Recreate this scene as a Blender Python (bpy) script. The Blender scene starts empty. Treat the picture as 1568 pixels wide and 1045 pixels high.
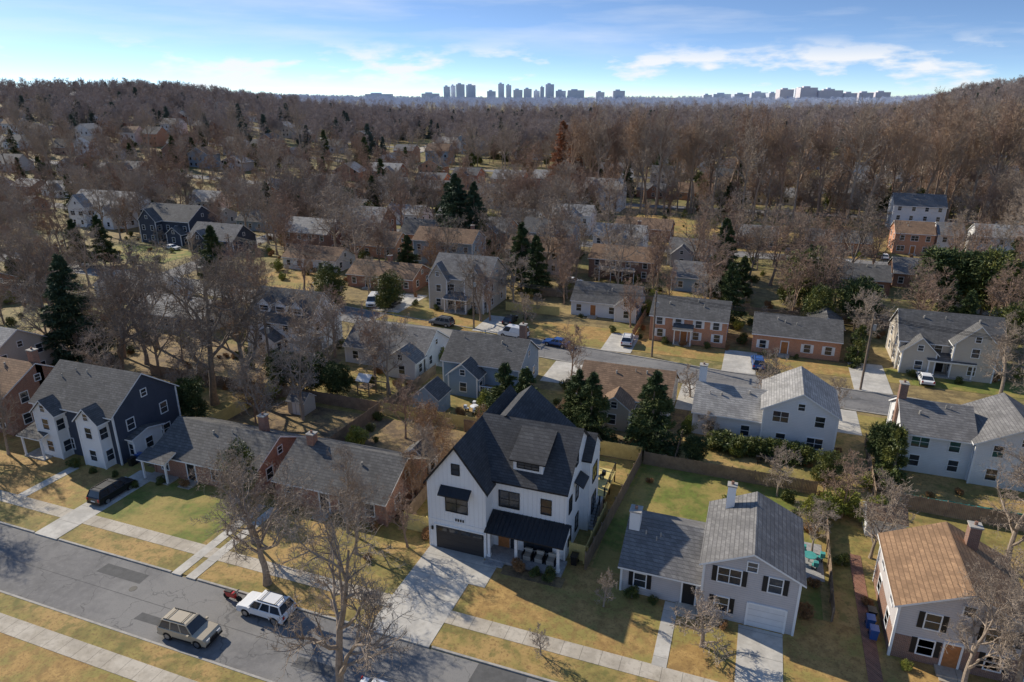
import bpy, bmesh, math, random
from mathutils import Vector, Matrix
R=random.Random(7)
sc=bpy.context.scene
C20,S20=math.cos(math.radians(20)),math.sin(math.radians(20))
def cam_xy(x,y): return x*C20+y*S20, -x*S20+y*C20
def smooth(a,b,t):
    t=max(0,min(1,(t-a)/(b-a))); return t*t*(3-2*t)
def terr(x,y):
    X,Y=cam_xy(x,y)
    if Y<245: return 0.0
    b=X/max(Y,1)
    k=9+24*smooth(-.12,-.55,b) if b<0 else 9+24*smooth(.5,.68,b)
    return smooth(245,680 if b<.3 else 600,Y)*k + smooth(600,2500,Y)*3*math.sin(x*.004)*math.cos(y*.003)
# ------------------------------------------------ materials
def mat(name,c1,c2=None,scale=3.0,rough=.85,bump=0,metal=0,spec=.3,detail=6,c3=None,scale3=.1,saw=None,lines=None,brick=None,speck=None):
    m=bpy.data.materials.new(name); m.use_nodes=True; nt=m.node_tree; N=nt.nodes; L=nt.links
    p=N['Principled BSDF']; p.inputs['Roughness'].default_value=rough; p.inputs['Metallic'].default_value=metal
    p.inputs['Specular IOR Level'].default_value=spec
    tc=N.new('ShaderNodeTexCoord'); vec=tc.outputs['Object']
    def mix(fac,a,b,bt='MIX'):
        x=N.new('ShaderNodeMix'); x.data_type='RGBA'; x.blend_type=bt
        for k,s in ((0,fac),(6,a),(7,b)):
            if isinstance(s,(int,float)): x.inputs[k].default_value=s
            elif isinstance(s,tuple): x.inputs[k].default_value=(*s,1)
            else: L.new(s,x.inputs[k])
        return x.outputs[2]
    def math_(op,a,b=None):
        x=N.new('ShaderNodeMath'); x.operation=op
        for k,s in enumerate((a,b)):
            if s is None: continue
            if isinstance(s,(int,float)): x.inputs[k].default_value=s
            else: L.new(s,x.inputs[k])
        return x.outputs[0]
    def noise(s,d=detail):
        n=N.new('ShaderNodeTexNoise'); n.inputs['Scale'].default_value=s; n.inputs['Detail'].default_value=d
        n.inputs['Roughness'].default_value=.65
        L.new(vec,n.inputs['Vector']); return n.outputs['Fac']
    def ramp(f,a,b):
        r=N.new('ShaderNodeMapRange'); r.inputs[1].default_value=a; r.inputs[2].default_value=b
        L.new(f,r.inputs[0]); return r.outputs[0]
    if c2 is None: c2=tuple(x*.8 for x in c1)
    n1=noise(scale)
    col=mix(ramp(n1,.38,.62),c1,c2)
    if c3: col=mix(ramp(noise(scale3,5),.46,.57),col,c3)
    if speck:
        col=mix(math_('MULTIPLY',ramp(noise(speck[0],3),.52,.66),speck[1]),col,speck[2])
        col=mix(math_('MULTIPLY',ramp(noise(speck[0]*.21,5),.5,.62),speck[1]),col,speck[3])
    sep=N.new('ShaderNodeSeparateXYZ'); L.new(vec,sep.inputs[0])
    xy=math_('ADD',sep.outputs[0],sep.outputs[1]); z=sep.outputs[2]
    hgt=n1
    if brick:
        cb=N.new('ShaderNodeCombineXYZ'); L.new(xy,cb.inputs[0]); L.new(z,cb.inputs[1])
        b=N.new('ShaderNodeTexBrick'); L.new(cb.outputs[0],b.inputs['Vector'])
        b.inputs['Scale'].default_value=1; b.inputs['Brick Width'].default_value=brick[0]; b.inputs['Row Height'].default_value=brick[1]
        b.inputs['Mortar Size'].default_value=brick[2]; b.inputs['Bias'].default_value=0
        L.new(col,b.inputs['Color1']); L.new(mix(1.0,col,brick[4],'MULTIPLY'),b.inputs['Color2'])
        b.inputs['Mortar'].default_value=(*brick[3],1); col=b.outputs['Color']
    if saw:
        src={'z':z,'xy':xy,'x':sep.outputs[0],'y':sep.outputs[1]}[saw[0]]
        fr=math_('FRACT',math_('DIVIDE',src,saw[1]))
        ln=math_('LESS_THAN',fr,saw[2])
        col=mix(math_('MULTIPLY',ln,saw[3]),col,(0.02,0.02,0.02))
        hgt=ln
    if lines:
        v=N.new('ShaderNodeTexVoronoi'); v.feature='DISTANCE_TO_EDGE'; v.inputs['Scale'].default_value=lines[0]
        nn=N.new('ShaderNodeTexNoise'); nn.inputs['Scale'].default_value=lines[0]*4; nn.inputs['Detail'].default_value=5; L.new(vec,nn.inputs['Vector'])
        ad=N.new('ShaderNodeVectorMath'); ad.operation='MULTIPLY_ADD'; L.new(nn.outputs['Color'],ad.inputs[0]); ad.inputs[1].default_value=(2.2,2.2,0); L.new(vec,ad.inputs[2])
        L.new(ad.outputs[0],v.inputs['Vector'])
        col=mix(math_('MULTIPLY',math_('LESS_THAN',v.outputs['Distance'],lines[1]),.5),col,lines[2])
    L.new(col,p.inputs['Base Color'])
    if bump:
        bp=N.new('ShaderNodeBump'); bp.inputs['Strength'].default_value=bump; bp.inputs['Distance'].default_value=.05
        L.new(hgt,bp.inputs['Height']); L.new(bp.outputs[0],p.inputs['Normal'])
    return m
M={}
LF=(.17,.095,.04)
M['ground']=mat('ground_mat',(.32,.235,.10),(.16,.12,.06),.35,bump=.4,c3=(.18,.165,.055),scale3=.035,detail=10,speck=(3,.6,(.10,.075,.04),(.40,.30,.13)))
M['lawn_gold']=mat('lawn_gold',(.50,.32,.115),(.35,.215,.075),.9,bump=.5,c3=(.30,.25,.075),scale3=.21,detail=10,speck=(6,.6,LF,(.24,.145,.055)))
M['lawn_olive']=mat('lawn_olive',(.34,.27,.085),(.21,.17,.055),.7,bump=.5,c3=(.44,.29,.11),scale3=.17,detail=10,speck=(5,.65,LF,(.15,.15,.045)))
M['lawn_green']=mat('lawn_green',(.19,.225,.045),(.13,.155,.034),.9,bump=.5,c3=(.35,.27,.085),scale3=.16,detail=10,speck=(5,.5,LF,(.27,.23,.065)))
M['leaf_litter']=mat('leaf_litter',(.22,.15,.085),(.12,.085,.055),1.0,bump=.5,c3=(.31,.22,.095),scale3=.2,detail=10,speck=(5,.7,(.08,.06,.04),(.34,.23,.11)))
M['asphalt']=mat('asphalt',(.215,.207,.20),(.17,.164,.159),.5,rough=.9,bump=.1,c3=(.255,.245,.232),scale3=.1,lines=(.22,.006,(.08,.08,.08)),detail=11,speck=(9,.35,(.13,.13,.13),(.28,.267,.252)))
M['patch']=mat('asphalt_patch',(.13,.128,.125),(.105,.103,.10),1.5,rough=.9,speck=(9,.3,(.09,.09,.09),(.16,.155,.15)))
M['concrete']=mat('concrete',(.50,.44,.35),(.40,.35,.28),.9,bump=.1,c3=(.56,.50,.41),scale3=.3,saw=('x',1.5,.03,.5),detail=9,speck=(4,.4,(.26,.22,.17),(.42,.37,.30)))
M['concrete_y']=mat('concrete_drive',(.61,.575,.51),(.51,.48,.425),.7,bump=.1,c3=(.45,.425,.38),scale3=.3,saw=('y',2.6,.016,.5),detail=9,speck=(3,.35,(.35,.32,.27),(.65,.62,.56)))
M['kerb']=mat('kerb',(.46,.43,.38),(.34,.32,.29),2)
M['white']=mat('white_paint',(.86,.86,.85),(.81,.81,.80),.6,rough=.6)
M['batten']=mat('board_and_batten',(.88,.88,.87),(.85,.85,.85),.5,rough=.6,bump=.8,saw=('xy',.42,.09,.07))
M['wsiding']=mat('white_siding',(.80,.80,.80),(.74,.745,.75),.5,rough=.6,bump=.6,saw=('z',.2,.12,.15))
M['gsiding']=mat('grey_siding',(.60,.565,.56),(.54,.51,.505),.5,rough=.7,bump=.6,saw=('z',.2,.12,.2))
M['beige']=mat('beige_siding',(.62,.56,.47),(.56,.50,.42),.5,rough=.7,bump=.6,saw=('z',.2,.12,.2))
M['blue']=mat('blue_siding',(.32,.41,.50),(.27,.36,.45),.5,rough=.7,bump=.6,saw=('z',.2,.12,.2))
M['navy']=mat('navy_siding',(.07,.085,.12),(.055,.07,.10),.5,rough=.6,bump=.5,saw=('z',.2,.12,.3))
M['brick']=mat('red_brick',(.44,.16,.085),(.33,.115,.06),3,bump=.2,brick=(.24,.085,.012,(.42,.36,.3),(.7,.65,.62)))
M['brick_o']=mat('orange_brick',(.70,.28,.13),(.60,.22,.10),3,bump=.2,brick=(.24,.085,.012,(.5,.42,.34),(.78,.73,.68)))
M['brick_d']=mat('brown_brick',(.33,.16,.10),(.25,.115,.075),3,bump=.2,brick=(.24,.085,.012,(.34,.28,.24),(.7,.7,.7)))
def shing(n,a,b): return mat(n,a,b,2.2,rough=.9,bump=.5,brick=(.5,.16,.014,tuple(x*.4 for x in a),(.72,.72,.74)),c3=tuple(x*.72 for x in a),scale3=.45,detail=10,speck=(2.5,.3,tuple(x*.55 for x in a),tuple(x*1.35 for x in a)))
M['r_char']=shing('charcoal_shingle',(.095,.096,.10),(.068,.069,.074))
M['r_grey']=shing('grey_shingle',(.27,.26,.25),(.19,.184,.177))
M['r_lt']=shing('light_grey_shingle',(.44,.425,.40),(.35,.337,.32))
M['r_dk']=shing('dark_grey_shingle',(.18,.175,.168),(.125,.122,.119))
M['r_br']=shing('brown_shingle',(.34,.22,.14),(.25,.16,.10))
M['r_or']=shing('tan_shingle',(.40,.245,.14),(.30,.185,.105))
M['metal']=mat('dark_metal_roof',(.04,.041,.045),(.034,.034,.038),1,rough=.45,metal=.4,bump=.5,saw=('x',.42,.08,.5))
M['black']=mat('black_frame',(.02,.02,.022),(.018,.018,.02),1,rough=.5)
M['glass']=mat('window_glass',(.035,.045,.06),(.02,.025,.03),.7,rough=.08,spec=.8)
M['garage']=mat('garage_door',(.05,.046,.045),(.045,.041,.04),1,rough=.5,bump=.5,saw=('z',.58,.05,.6))
M['garage_w']=mat('garage_door_white',(.78,.78,.78),(.72,.72,.72),1,rough=.5,bump=.5,saw=('z',.58,.05,.4))
M['wood']=mat('door_wood',(.48,.2,.075),(.36,.15,.055),3,rough=.6)
M['fence']=mat('weathered_wood',(.35,.26,.18),(.24,.175,.125),1.5,saw=('xy',.15,.12,.5),detail=8)
M['fence_y']=mat('new_wood',(.74,.60,.24),(.62,.49,.19),1.5,saw=('xy',.15,.1,.3))
M['stone']=mat('patio_stone',(.40,.39,.38),(.28,.28,.28),2.5,saw=('xy',.6,.04,.5))
M['teal']=mat('teal_netting',(.08,.36,.33),(.06,.28,.26),1)
M['bark']=mat('bark',(.40,.32,.25),(.25,.20,.155),3,bump=.5)
M['bark_d']=mat('dark_bark',(.29,.23,.18),(.18,.145,.115),3,bump=.5)
M['bark_f']=mat('red_brown_bark',(.37,.255,.185),(.25,.175,.13),.4)
M['bark_g']=mat('pale_bark',(.42,.34,.27),(.29,.235,.185),.4)
M['bark_t']=mat('tall_bark',(.46,.33,.23),(.31,.22,.155),.4)
M['pine']=mat('pine_foliage',(.070,.105,.035),(.033,.055,.02),.9,rough=.7,c3=(.10,.12,.035),scale3=.5)
M['spruce']=mat('spruce_foliage',(.058,.095,.052),(.028,.05,.028),.9,rough=.7,c3=(.08,.115,.055),scale3=.5)
M['leaf']=mat('broadleaf_foliage',(.10,.13,.035),(.05,.07,.02),1.5,rough=.5,c3=(.18,.18,.04),scale3=.6)
M['leaf_y']=mat('bright_foliage',(.24,.27,.045),(.13,.155,.033),1.5,rough=.6,c3=(.32,.31,.06),scale3=.6)
M['rust']=mat('rust_foliage',(.44,.20,.09),(.29,.125,.055),.6,rough=.8)
M['dryleaf']=mat('dry_leaf',(.36,.20,.09),(.23,.13,.06),.8,rough=.8)
M['tree_r2']=mat('far_bark_haze',(.44,.365,.325),(.325,.27,.245),.4)  # distance haze mixed into the bark colour, greyer than nearer trees
M['tree_r3']=mat('forest_bark_haze',(.53,.505,.545),(.42,.40,.44),.4)  # more haze painted in, bark pushed toward pale violet
M['tree_r4']=mat('horizon_bark_haze',(.64,.71,.86),(.54,.60,.75),.4)  # strongest painted haze, bark turned pale blue
M['pine_r']=mat('far_pine_haze',(.13,.165,.125),(.09,.12,.10),.9)  # needle colour greyed to carry the distance haze
M['tyre']=mat('tyre',(.02,.02,.02),(.016,.016,.016),2,rough=.8)
M['rim']=mat('rim',(.4,.4,.41),(.3,.3,.3),2,rough=.35,metal=.8)
M['red']=mat('red_lens',(.45,.02,.015),(.35,.02,.015),2,rough=.3)
M['lamp']=mat('lamp_lens',(.7,.7,.68),(.6,.6,.6),2,rough=.2)
M['trunkw']=mat('pole_wood',(.24,.185,.14),(.16,.125,.1),2)
def paint(n,c): return mat(n,c,tuple(x*.93 for x in c),1,rough=.28,spec=.7)
PC={'beige':paint('paint_beige',(.48,.41,.30)),'white':paint('paint_white',(.8,.8,.8)),'black':paint('paint_black',(.015,.016,.02)),'blue':paint('paint_blue',(.03,.10,.32)),'grey':paint('paint_grey',(.14,.15,.16)),'red':paint('paint_red',(.5,.02,.02))}
# ------------------------------------------------ mesh builder
def link(o): sc.collection.objects.link(o); return o
class MB:
    def __init__(s): s.v=[];s.f=[];s.m=[];s.mats=[]
    def mi(s,k):
        mm=M[k] if isinstance(k,str) else k
        if mm not in s.mats: s.mats.append(mm)
        return s.mats.index(mm)
    def poly(s,pts,k):
        b=len(s.v); s.v+= [tuple(p) for p in pts]; s.f.append(tuple(range(b,b+len(pts)))); s.m.append(s.mi(k))
    def hexa(s,p,k,side=None):
        b=len(s.v); s.v+=[tuple(q) for q in p]
        for i,f in enumerate(((3,2,1,0),(4,5,6,7),(0,1,5,4),(1,2,6,5),(2,3,7,6),(3,0,4,7))):
            s.f.append(tuple(b+j for j in f)); s.m.append(s.mi(side if (side and i>=2) else k))
    def box(s,x0,y0,z0,x1,y1,z1,k,side=None):
        if x0>x1:x0,x1=x1,x0
        if y0>y1:y0,y1=y1,y0
        s.hexa([(x0,y0,z0),(x1,y0,z0),(x1,y1,z0),(x0,y1,z0),(x0,y0,z1),(x1,y0,z1),(x1,y1,z1),(x0,y1,z1)],k,side)
    def cyl(s,c,r,axis,h,n,k,k2=None):
        ring=[]
        for e in (-h/2,h/2):
            rr=[]
            for i in range(n):
                a=2*math.pi*i/n; p=[0,0,0]; o=[j for j in range(3) if j!=axis]
                p[o[0]]=c[o[0]]+r*math.cos(a); p[o[1]]=c[o[1]]+r*math.sin(a); p[axis]=c[axis]+e; rr.append(tuple(p))
            ring.append(rr)
        for i in range(n): s.poly([ring[0][i],ring[0][(i+1)%n],ring[1][(i+1)%n],ring[1][i]],k)
        s.poly(ring[0],k2 or k); s.poly(ring[1],k2 or k)
    def obj(s,name,parent=None,org=(0,0,0)):
        me=bpy.data.meshes.new(name); me.from_pydata([(a-org[0],b-org[1],c-org[2]) for a,b,c in s.v],[],s.f)
        for mm in s.mats: me.materials.append(mm)
        me.polygons.foreach_set('material_index',s.m); me.update()
        o=bpy.data.objects.new(name,me); link(o)
        if parent: o.parent=parent
        else: o.location=org
        return o
def empty(name,loc):
    e=bpy.data.objects.new(name,None); e.location=loc; e.empty_display_size=.5; return link(e)
def slab(mb,a,b,c,d,t,top,side):
    lo=[(p[0],p[1],p[2]-t) for p in (a,b,c,d)]
    mb.hexa(lo+[a,b,c,d],top,side)
def block_roof(mb,x0,y0,x1,y1,e,r,ax,roof,trim,ov=.4,t=.16):
    if ax=='x':
        ym=(y0+y1)/2; sl=(r-e)/(ym-y0); ez=e-ov*sl; o=ov*.7
        slab(mb,(x0-o,y0-ov,ez+t),(x1+o,y0-ov,ez+t),(x1+o,ym,r+t),(x0-o,ym,r+t),t,roof,trim)
        slab(mb,(x1+o,y1+ov,ez+t),(x0-o,y1+ov,ez+t),(x0-o,ym,r+t),(x1+o,ym,r+t),t,roof,trim)
    else:
        xm=(x0+x1)/2; sl=(r-e)/(xm-x0); ez=e-ov*sl; o=ov*.7
        slab(mb,(x0-ov,y1+o,ez+t),(x0-ov,y0-o,ez+t),(xm,y0-o,r+t),(xm,y1+o,r+t),t,roof,trim)
        slab(mb,(x1+ov,y0-o,ez+t),(x1+ov,y1+o,ez+t),(xm,y1+o,r+t),(xm,y0-o,r+t),t,roof,trim)
def block_walls(mb,x0,y0,x1,y1,e,r,ax,wall,z0=-2.5,base=None,bh=2.7):
    if base: mb.box(x0-.03,y0-.03,z0,x1+.03,y1+.03,bh,base)
    mb.box(x0,y0,z0 if not base else bh-.1,x1,y1,e,wall)
    if ax=='x':
        ym=(y0+y1)/2
        for x in (x0,x1): mb.poly([(x,y0,e),(x,y1,e),(x,ym,r)],wall)
    elif ax=='y':
        xm=(x0+x1)/2
        for y in (y0,y1): mb.poly([(x0,y,e),(x1,y,e),(xm,y,r)],wall)
def fbox(mb,face,pl,c,z0,z1,w,d0,d1,k):
    if face=='-y': mb.box(c-w/2,pl-d1,z0,c+w/2,pl-d0,z1,k)
    if face=='+y': mb.box(c-w/2,pl+d0,z0,c+w/2,pl+d1,z1,k)
    if face=='-x': mb.box(pl-d1,c-w/2,z0,pl-d0,c+w/2,z1,k)
    if face=='+x': mb.box(pl+d0,c-w/2,z0,pl+d1,c+w/2,z1,k)
def win(mb,face,pl,c,z,w=1.0,h=1.35,tr='white',sh=None,mull=1,t=.09):
    fbox(mb,face,pl,c,z-h/2,z+h/2,w,-.02,.03,'glass')
    for s in (-1,1):
        fbox(mb,face,pl,c+s*(w/2+t/2),z-h/2-t,z+h/2+t,t,0,.07,tr)
        if sh: fbox(mb,face,pl,c+s*(w/2+t+.2),z-h/2-.05,z+h/2+.05,.36,0,.05,sh)
    fbox(mb,face,pl,c,z+h/2,z+h/2+t,w-.002,0,.068,tr); fbox(mb,face,pl,c,z-h/2-t,z-h/2,w-.002,0,.085,tr)
    fbox(mb,face,pl,c,z-.025,z+.025,w-.004,0,.05,tr)
    for i in range(1,mull): fbox(mb,face,pl,c-w/2+w*i/mull,z-h/2,z+h/2,.06,0,.055,tr)
HB=[]
def house(name,x0,y0,x1,y1,e,r,ax,wall,roof,trim='white',base=None,wings=(),chim=(),sh=None,floors=None,porch=None,door=None,zb=0,dormers=(),garage=None,autow=True,deck=None,bh=2.7,wt=None):
    cx,cy=(x0+x1)/2,(y0+y1)/2
    HB.append((x0-1,y0-1,x1+1,y1+1))
    E=empty(name,(cx,cy,zb)); org=(cx,cy,0)
    W=MB();Rf=MB();Wi=MB(); wt=wt or trim
    for i,(a,b,c,d,ee,rr,aa,*wl) in enumerate([(x0,y0,x1,y1,e,r,ax)]+list(wings)):
        wm=wl[0] if wl else wall
        block_walls(W,a,b,c,d,ee,rr,aa,wm,base=base,bh=bh); block_roof(Rf,a,b,c,d,ee,rr,aa,roof,trim)
        if i: HB.append((a-1,b-1,c+1,d+1))
        for xx in (a,c):
            for yy in (b,d): W.box(xx-.09,yy-.09,-2.5,xx+.09,yy+.09,ee-.05,trim if not wm.startswith('brick') else wm)
        if autow:
            nf=floors or max(1,round((ee)/2.9))
            for fl in range(nf):
                z=1.55+2.8*fl
                if z+.8>ee+.2: z=ee-.9
                for face,pl,lo,hi in (('-y',b,a,c),('+x',c,b,d),('-x',a,b,d),('+y',d,a,c)):
                    ln=hi-lo; n=max(1,int(ln/(3.0 if face in('-y','+y') else 3.8)))
                    for k in range(n):
                        cc=lo+ln*(k+.5)/n+R.uniform(-.2,.2)
                        if door is not None and face=='-y' and fl==0 and i==0 and abs(cc-door)<1.4: continue
                        if garage and face=='-y' and fl==0 and abs(cc-garage[0])<garage[1]/2+.6: continue
                        ww=R.choice((.95,1.0,1.7)) if n<=3 and ln>6 and face=='-y' else .95
                        win(Wi,face,pl,cc,z,ww,1.3,wt,sh if face=='-y' else None,2 if ww>1.5 else 1)
            if (aa=='y'): win(Wi,'-y',b,(a+c)/2,ee+(rr-ee)*.3,.7,.8,wt)
            if (aa=='x' and rr-ee>1.8): win(Wi,'+x',c,(b+d)/2,ee+(rr-ee)*.3,.7,.8,wt)
    if ax=='x':
        for k in range(3):
            vx=x0+(x1-x0)*R.uniform(.15,.85); vy=cy-R.uniform(.6,2); vz=r-(cy-vy)*(r-e)/((y1-y0)/2)
            Rf.cyl((vx,vy,vz+.3),R.choice((.06,.12)),2,.5,7,'kerb')
    W.obj('walls',E,org); Rf.obj('roof',E,org)
    if door is not None:
        D=MB(); fbox(D,'-y',y0,door,.1,2.3,1.0,0,.06,'wood' if R.random()<.5 else 'black'); fbox(D,'-y',y0,door,2.3,2.45,1.3,0,.09,trim)
        for s in(-1,1): fbox(D,'-y',y0,door+s*.58,.1,2.3,.14,0,.09,trim)
        D.box(door-.9,y0-1.1,-.3,door+.9,y0-.06,.3,'concrete'); D.box(door-.8,y0-1.5,-.3,door+.8,y0-1.1,.16,'concrete')
        D.obj('door',E,org)
    if garage:
        g=MB(); fbox(g,'-y',garage[2],garage[0],.02,2.2,garage[1],0,.05,garage[3])
        for s in(-1,1): fbox(g,'-y',garage[2],garage[0]+s*(garage[1]/2+.08),.02,2.3,.16,0,.09,trim)
        fbox(g,'-y',garage[2],garage[0],2.2,2.35,garage[1],0,.088,trim); g.obj('garage_door',E,org)
    if chim:
        c_=MB()
        for (a,b,w,d,h,k) in chim:
            c_.box(a-w/2,b-d/2,0,a+w/2,b+d/2,h,k); c_.box(a-w/2-.07,b-d/2-.07,h,a+w/2+.07,b+d/2+.07,h+.12,'kerb'); c_.cyl((a,b,h+.25),.13,2,.3,8,'brick_d')
        c_.obj('chimney',E,org)
    if porch:
        p=MB(); a,b,dp,h,rm,n=porch; yy=y0
        for i in range(n):
            xx=a+.15+(b-a-.3)*i/(n-1); p.box(xx-.09,yy-dp+.1,0,xx+.09,yy-dp+.28,h,'white')
        p.box(a,yy-dp,-.5,b,yy-.03,.25,'kerb'); p.box(a,yy-dp+.05,h,b,yy-dp+.3,h+.2,'white')
        p.hexa([(a-.2,yy-dp-.2,h+.2),(b+.2,yy-dp-.2,h+.2),(b+.2,yy,h+.8),(a-.2,yy,h+.8),(a-.2,yy-dp-.2,h+.32),(b+.2,yy-dp-.2,h+.32),(b+.2,yy,h+.95),(a-.2,yy,h+.95)],rm,'white')
        p.obj('porch',E,org)
    if deck:
        p=MB(); a,b,dp,h=deck
        p.box(a,y0-dp,h,b,y0-.03,h+.2,'fence')
        for i in range(4):
            xx=a+.1+(b-a-.2)*i/3; p.box(xx-.07,y0-dp,0,xx+.07,y0-dp+.14,h+1,'white')
        p.box(a,y0-dp-.02,h+.95,b,y0-dp+.1,h+1.03,'white')
        for i in range(int((b-a)/.3)): p.box(a+.2+i*.3,y0-dp+.02,h+.2,a+.24+i*.3,y0-dp+.06,h+.95,'white')
        p.obj('deck',E,org)
    for (a,b,w,dp,zb_,hh,kind) in dormers:
        W2=MB(); W2.box(a-w/2,b,zb_-1,a+w/2,b+dp,zb_+hh,wall)
        W2.poly([(a-w/2,b,zb_+hh),(a+w/2,b,zb_+hh),(a,b,zb_+hh+w*.4)],wall); block_roof(W2,a-w/2,b,a+w/2,b+dp,zb_+hh,zb_+hh+w*.4,'y',roof,trim,ov=.2)
        W2.obj('dormer',E,org); win(Wi,'-y',b,a,zb_+hh*.55,min(w-.4,1.6),hh*.6,wt)
    Wi.obj('windows',E,org)
    return E
# ------------------------------------------------ terrain
def axis_pts(lo,hi,c,n):
    out=[]; k=4.0
    for i in range(n+1):
        t=-1+2*i/n; v=math.sinh(k*t)/math.sinh(k); out.append(c+(v*(hi-c) if v>0 else v*(c-lo)))
    return out
xs=axis_pts(-5200,5200,-60,150); ys=axis_pts(-700,6200,200,150)
nx=len(xs)
gv=[(x,y,terr(x,y)) for y in ys for x in xs]
gf=[(j*nx+i,j*nx+i+1,(j+1)*nx+i+1,(j+1)*nx+i) for j in range(len(ys)-1) for i in range(nx-1)]
me=bpy.data.meshes.new('ground'); me.from_pydata(gv,[],gf); me.materials.append(M['ground']); me.update(); link(bpy.data.objects.new('ground',me))
def flat(name,x0,y0,x1,y1,z,k,z0=-.05):
    b=MB(); b.box(x0,y0,z0,x1,y1,z,k); return b.obj(name)
def ribbon(name,pts,w,z,k,kerb=True):
    b=MB(); q=MB(); P=[]
    for i in range(len(pts)-1):
        n=max(1,int(math.dist(pts[i],pts[i+1])/15))
        for j in range(n): t=j/n; P.append((pts[i][0]*(1-t)+pts[i+1][0]*t,pts[i][1]*(1-t)+pts[i+1][1]*t))
    P.append(pts[-1]); Ls=[];Rs=[]
    for i,p in enumerate(P):
        a=P[max(0,i-1)];c=P[min(len(P)-1,i+1)]; d=Vector((c[0]-a[0],c[1]-a[1])).normalized(); n=Vector((-d.y,d.x))
        Ls.append((p[0]+n.x*w/2,p[1]+n.y*w/2,n)); Rs.append((p[0]-n.x*w/2,p[1]-n.y*w/2,n))
    for i in range(len(P)-1):
        pp=[Rs[i],Rs[i+1],Ls[i+1],Ls[i]]; b.poly([(x,y,terr(x,y)+z) for x,y,_ in pp],k)
        if kerb:
            for S,s in ((Ls,1),(Rs,-1)):
                a,c=S[i],S[i+1]; o=.2*s
                A=[(a[0],a[1]),(c[0],c[1]),(c[0]+c[2].x*o,c[1]+c[2].y*o),(a[0]+a[2].x*o,a[1]+a[2].y*o)]
                if s<0: A=A[::-1]
                q.hexa([(x,y,-.05) for x,y in A]+[(x,y,.12) for x,y in A],'kerb')
    o=b.obj(name)
    if kerb: q.obj('kerb')
    return o
ribbon('street',[(-260,33.2),(-58,33.2),(60,33)],6.8,.006,'asphalt',False)
ribbon('street',[(-260,126),(-120,114),(-70,106.8),(-33.5,102.2),(-3,98.4),(22.5,97),(34,95.2),(70,92),(140,86)],7.2,.006,'asphalt')
ribbon('street',[(-330,196),(-230,184),(-100,185),(0,188),(120,192)],7,.006,'asphalt')
for yy in (262,345,430,520): ribbon('street',[(-500,yy+4),(-200,yy-4),(150,yy+5)],7,.15,'asphalt',False)
ribbon('street',[(-206,346),(-219,430),(-238,520),(-262,620)],10,.25,'concrete',False)
ribbon('street',[(-128,114.8),(-135,150),(-139,184)],6.5,.01,'asphalt',False)
b=MB()
for x,y,w,l in [(-52,34.5,1.2,5),(-29,31.5,1.0,3.5),(-16,34.6,2.2,4),(-44,31.2,.8,2.5)]: b.poly([(x,y,.011),(x+l,y+.05,.011),(x+l-.1,y+w,.011),(x+.1,y+w,.011)],'patch')
b.poly([(-260,33.17,.012),(60,33.0,.012),(60,33.05,.012),(-260,33.22,.012)],'patch'); b.obj('road_patches')
b=MB()
for x,y in ((-47,33.9),(-22,32.4),(-8,34)): b.cyl((x,y,.012),.34,2,.01,20,'black')
b.obj('manhole_cover')
flat('grass_verge',-260,36.78,60,39.3,.10,'lawn_olive')
flat('sidewalk',-260,39.3,60,40.75,.125,'concrete')
flat('grass_verge',-260,27.9,60,29.62,.10,'lawn_olive')
flat('sidewalk',-260,26.4,60,27.9,.125,'concrete')
flat('lawn',-260,10,60,26.4,.10,'lawn_gold')
for a,b,k in [(-120,-96,'lawn_olive'),(-96,-80,'lawn_gold'),(-80,-62.5,'lawn_gold'),(-62.5,-46,'lawn_green'),(-46,-30,'lawn_olive'),(-30,-19.9,'lawn_olive'),(-19.9,-10.6,'lawn_gold'),(-10.6,10,'lawn_gold'),(10,30,'lawn_gold'),(30,60,'lawn_olive')]: flat('lawn',a,40.75,b,50,.10,k)
for a,b,k in [(-120,-80,'leaf_litter'),(-80,-62.5,'lawn_olive'),(-62.5,-46,'leaf_litter'),(-46,-30,'leaf_litter'),(-30,-10.6,'lawn_olive'),(-10.6,8.5,'lawn_green'),(8.5,30,'lawn_olive'),(30,60,'lawn_gold')]: flat('lawn',a,50,b,70,.10,k)
for a,b,k in [(-120,-60,'leaf_litter'),(-60,-44,'lawn_olive'),(-44,-22,'lawn_olive'),(-22,-6,'leaf_litter'),(-6,15,'lawn_olive'),(15,40,'lawn_olive')]: flat('lawn',a,70,b,86,.10,k)
for a,b,k in [(-66,-46,'lawn_gold'),(-46,-18,'lawn_gold'),(-18,0,'lawn_gold'),(0,20,'lawn_gold'),(20,45,'lawn_green')]: flat('lawn',a,106,b,112 if a>-30 else 116,.03,k)
for a,b,y,k in [(-45,-30,91,'lawn_gold'),(-20,-6,89,'lawn_gold'),(-6,12,87,'lawn_gold'),(14,45,87,'lawn_green')]: flat('lawn',a,y,b,92.5,.03,k)
flat('lawn',-45,191.8,66,196,.03,'lawn_gold'); flat('lawn',-45,212,66,242,.03,'lawn_gold'); flat('lawn',-108,118,-90,133,.03,'lawn_gold'); flat('lawn',-168,128,-140,142,.03,'lawn_green'); flat('lawn',-34,138,0,145,.03,'lawn_gold')
b=MB()
for a,c in [(-260,-62.6),(-59.3,-45.6),(-42.6,-25.9),(-19.9,2.2),(5.6,60)]: b.box(a,36.6,-.05,c,36.78,.13,'kerb')
b.box(-260,29.62,-.05,60,29.8,.13,'kerb'); b.obj('kerb')
def drive(x0,y0,x1,y1,z=.131,k='concrete_y',name='driveway'): flat(name,x0,y0,x1,y1,z,k)
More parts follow.
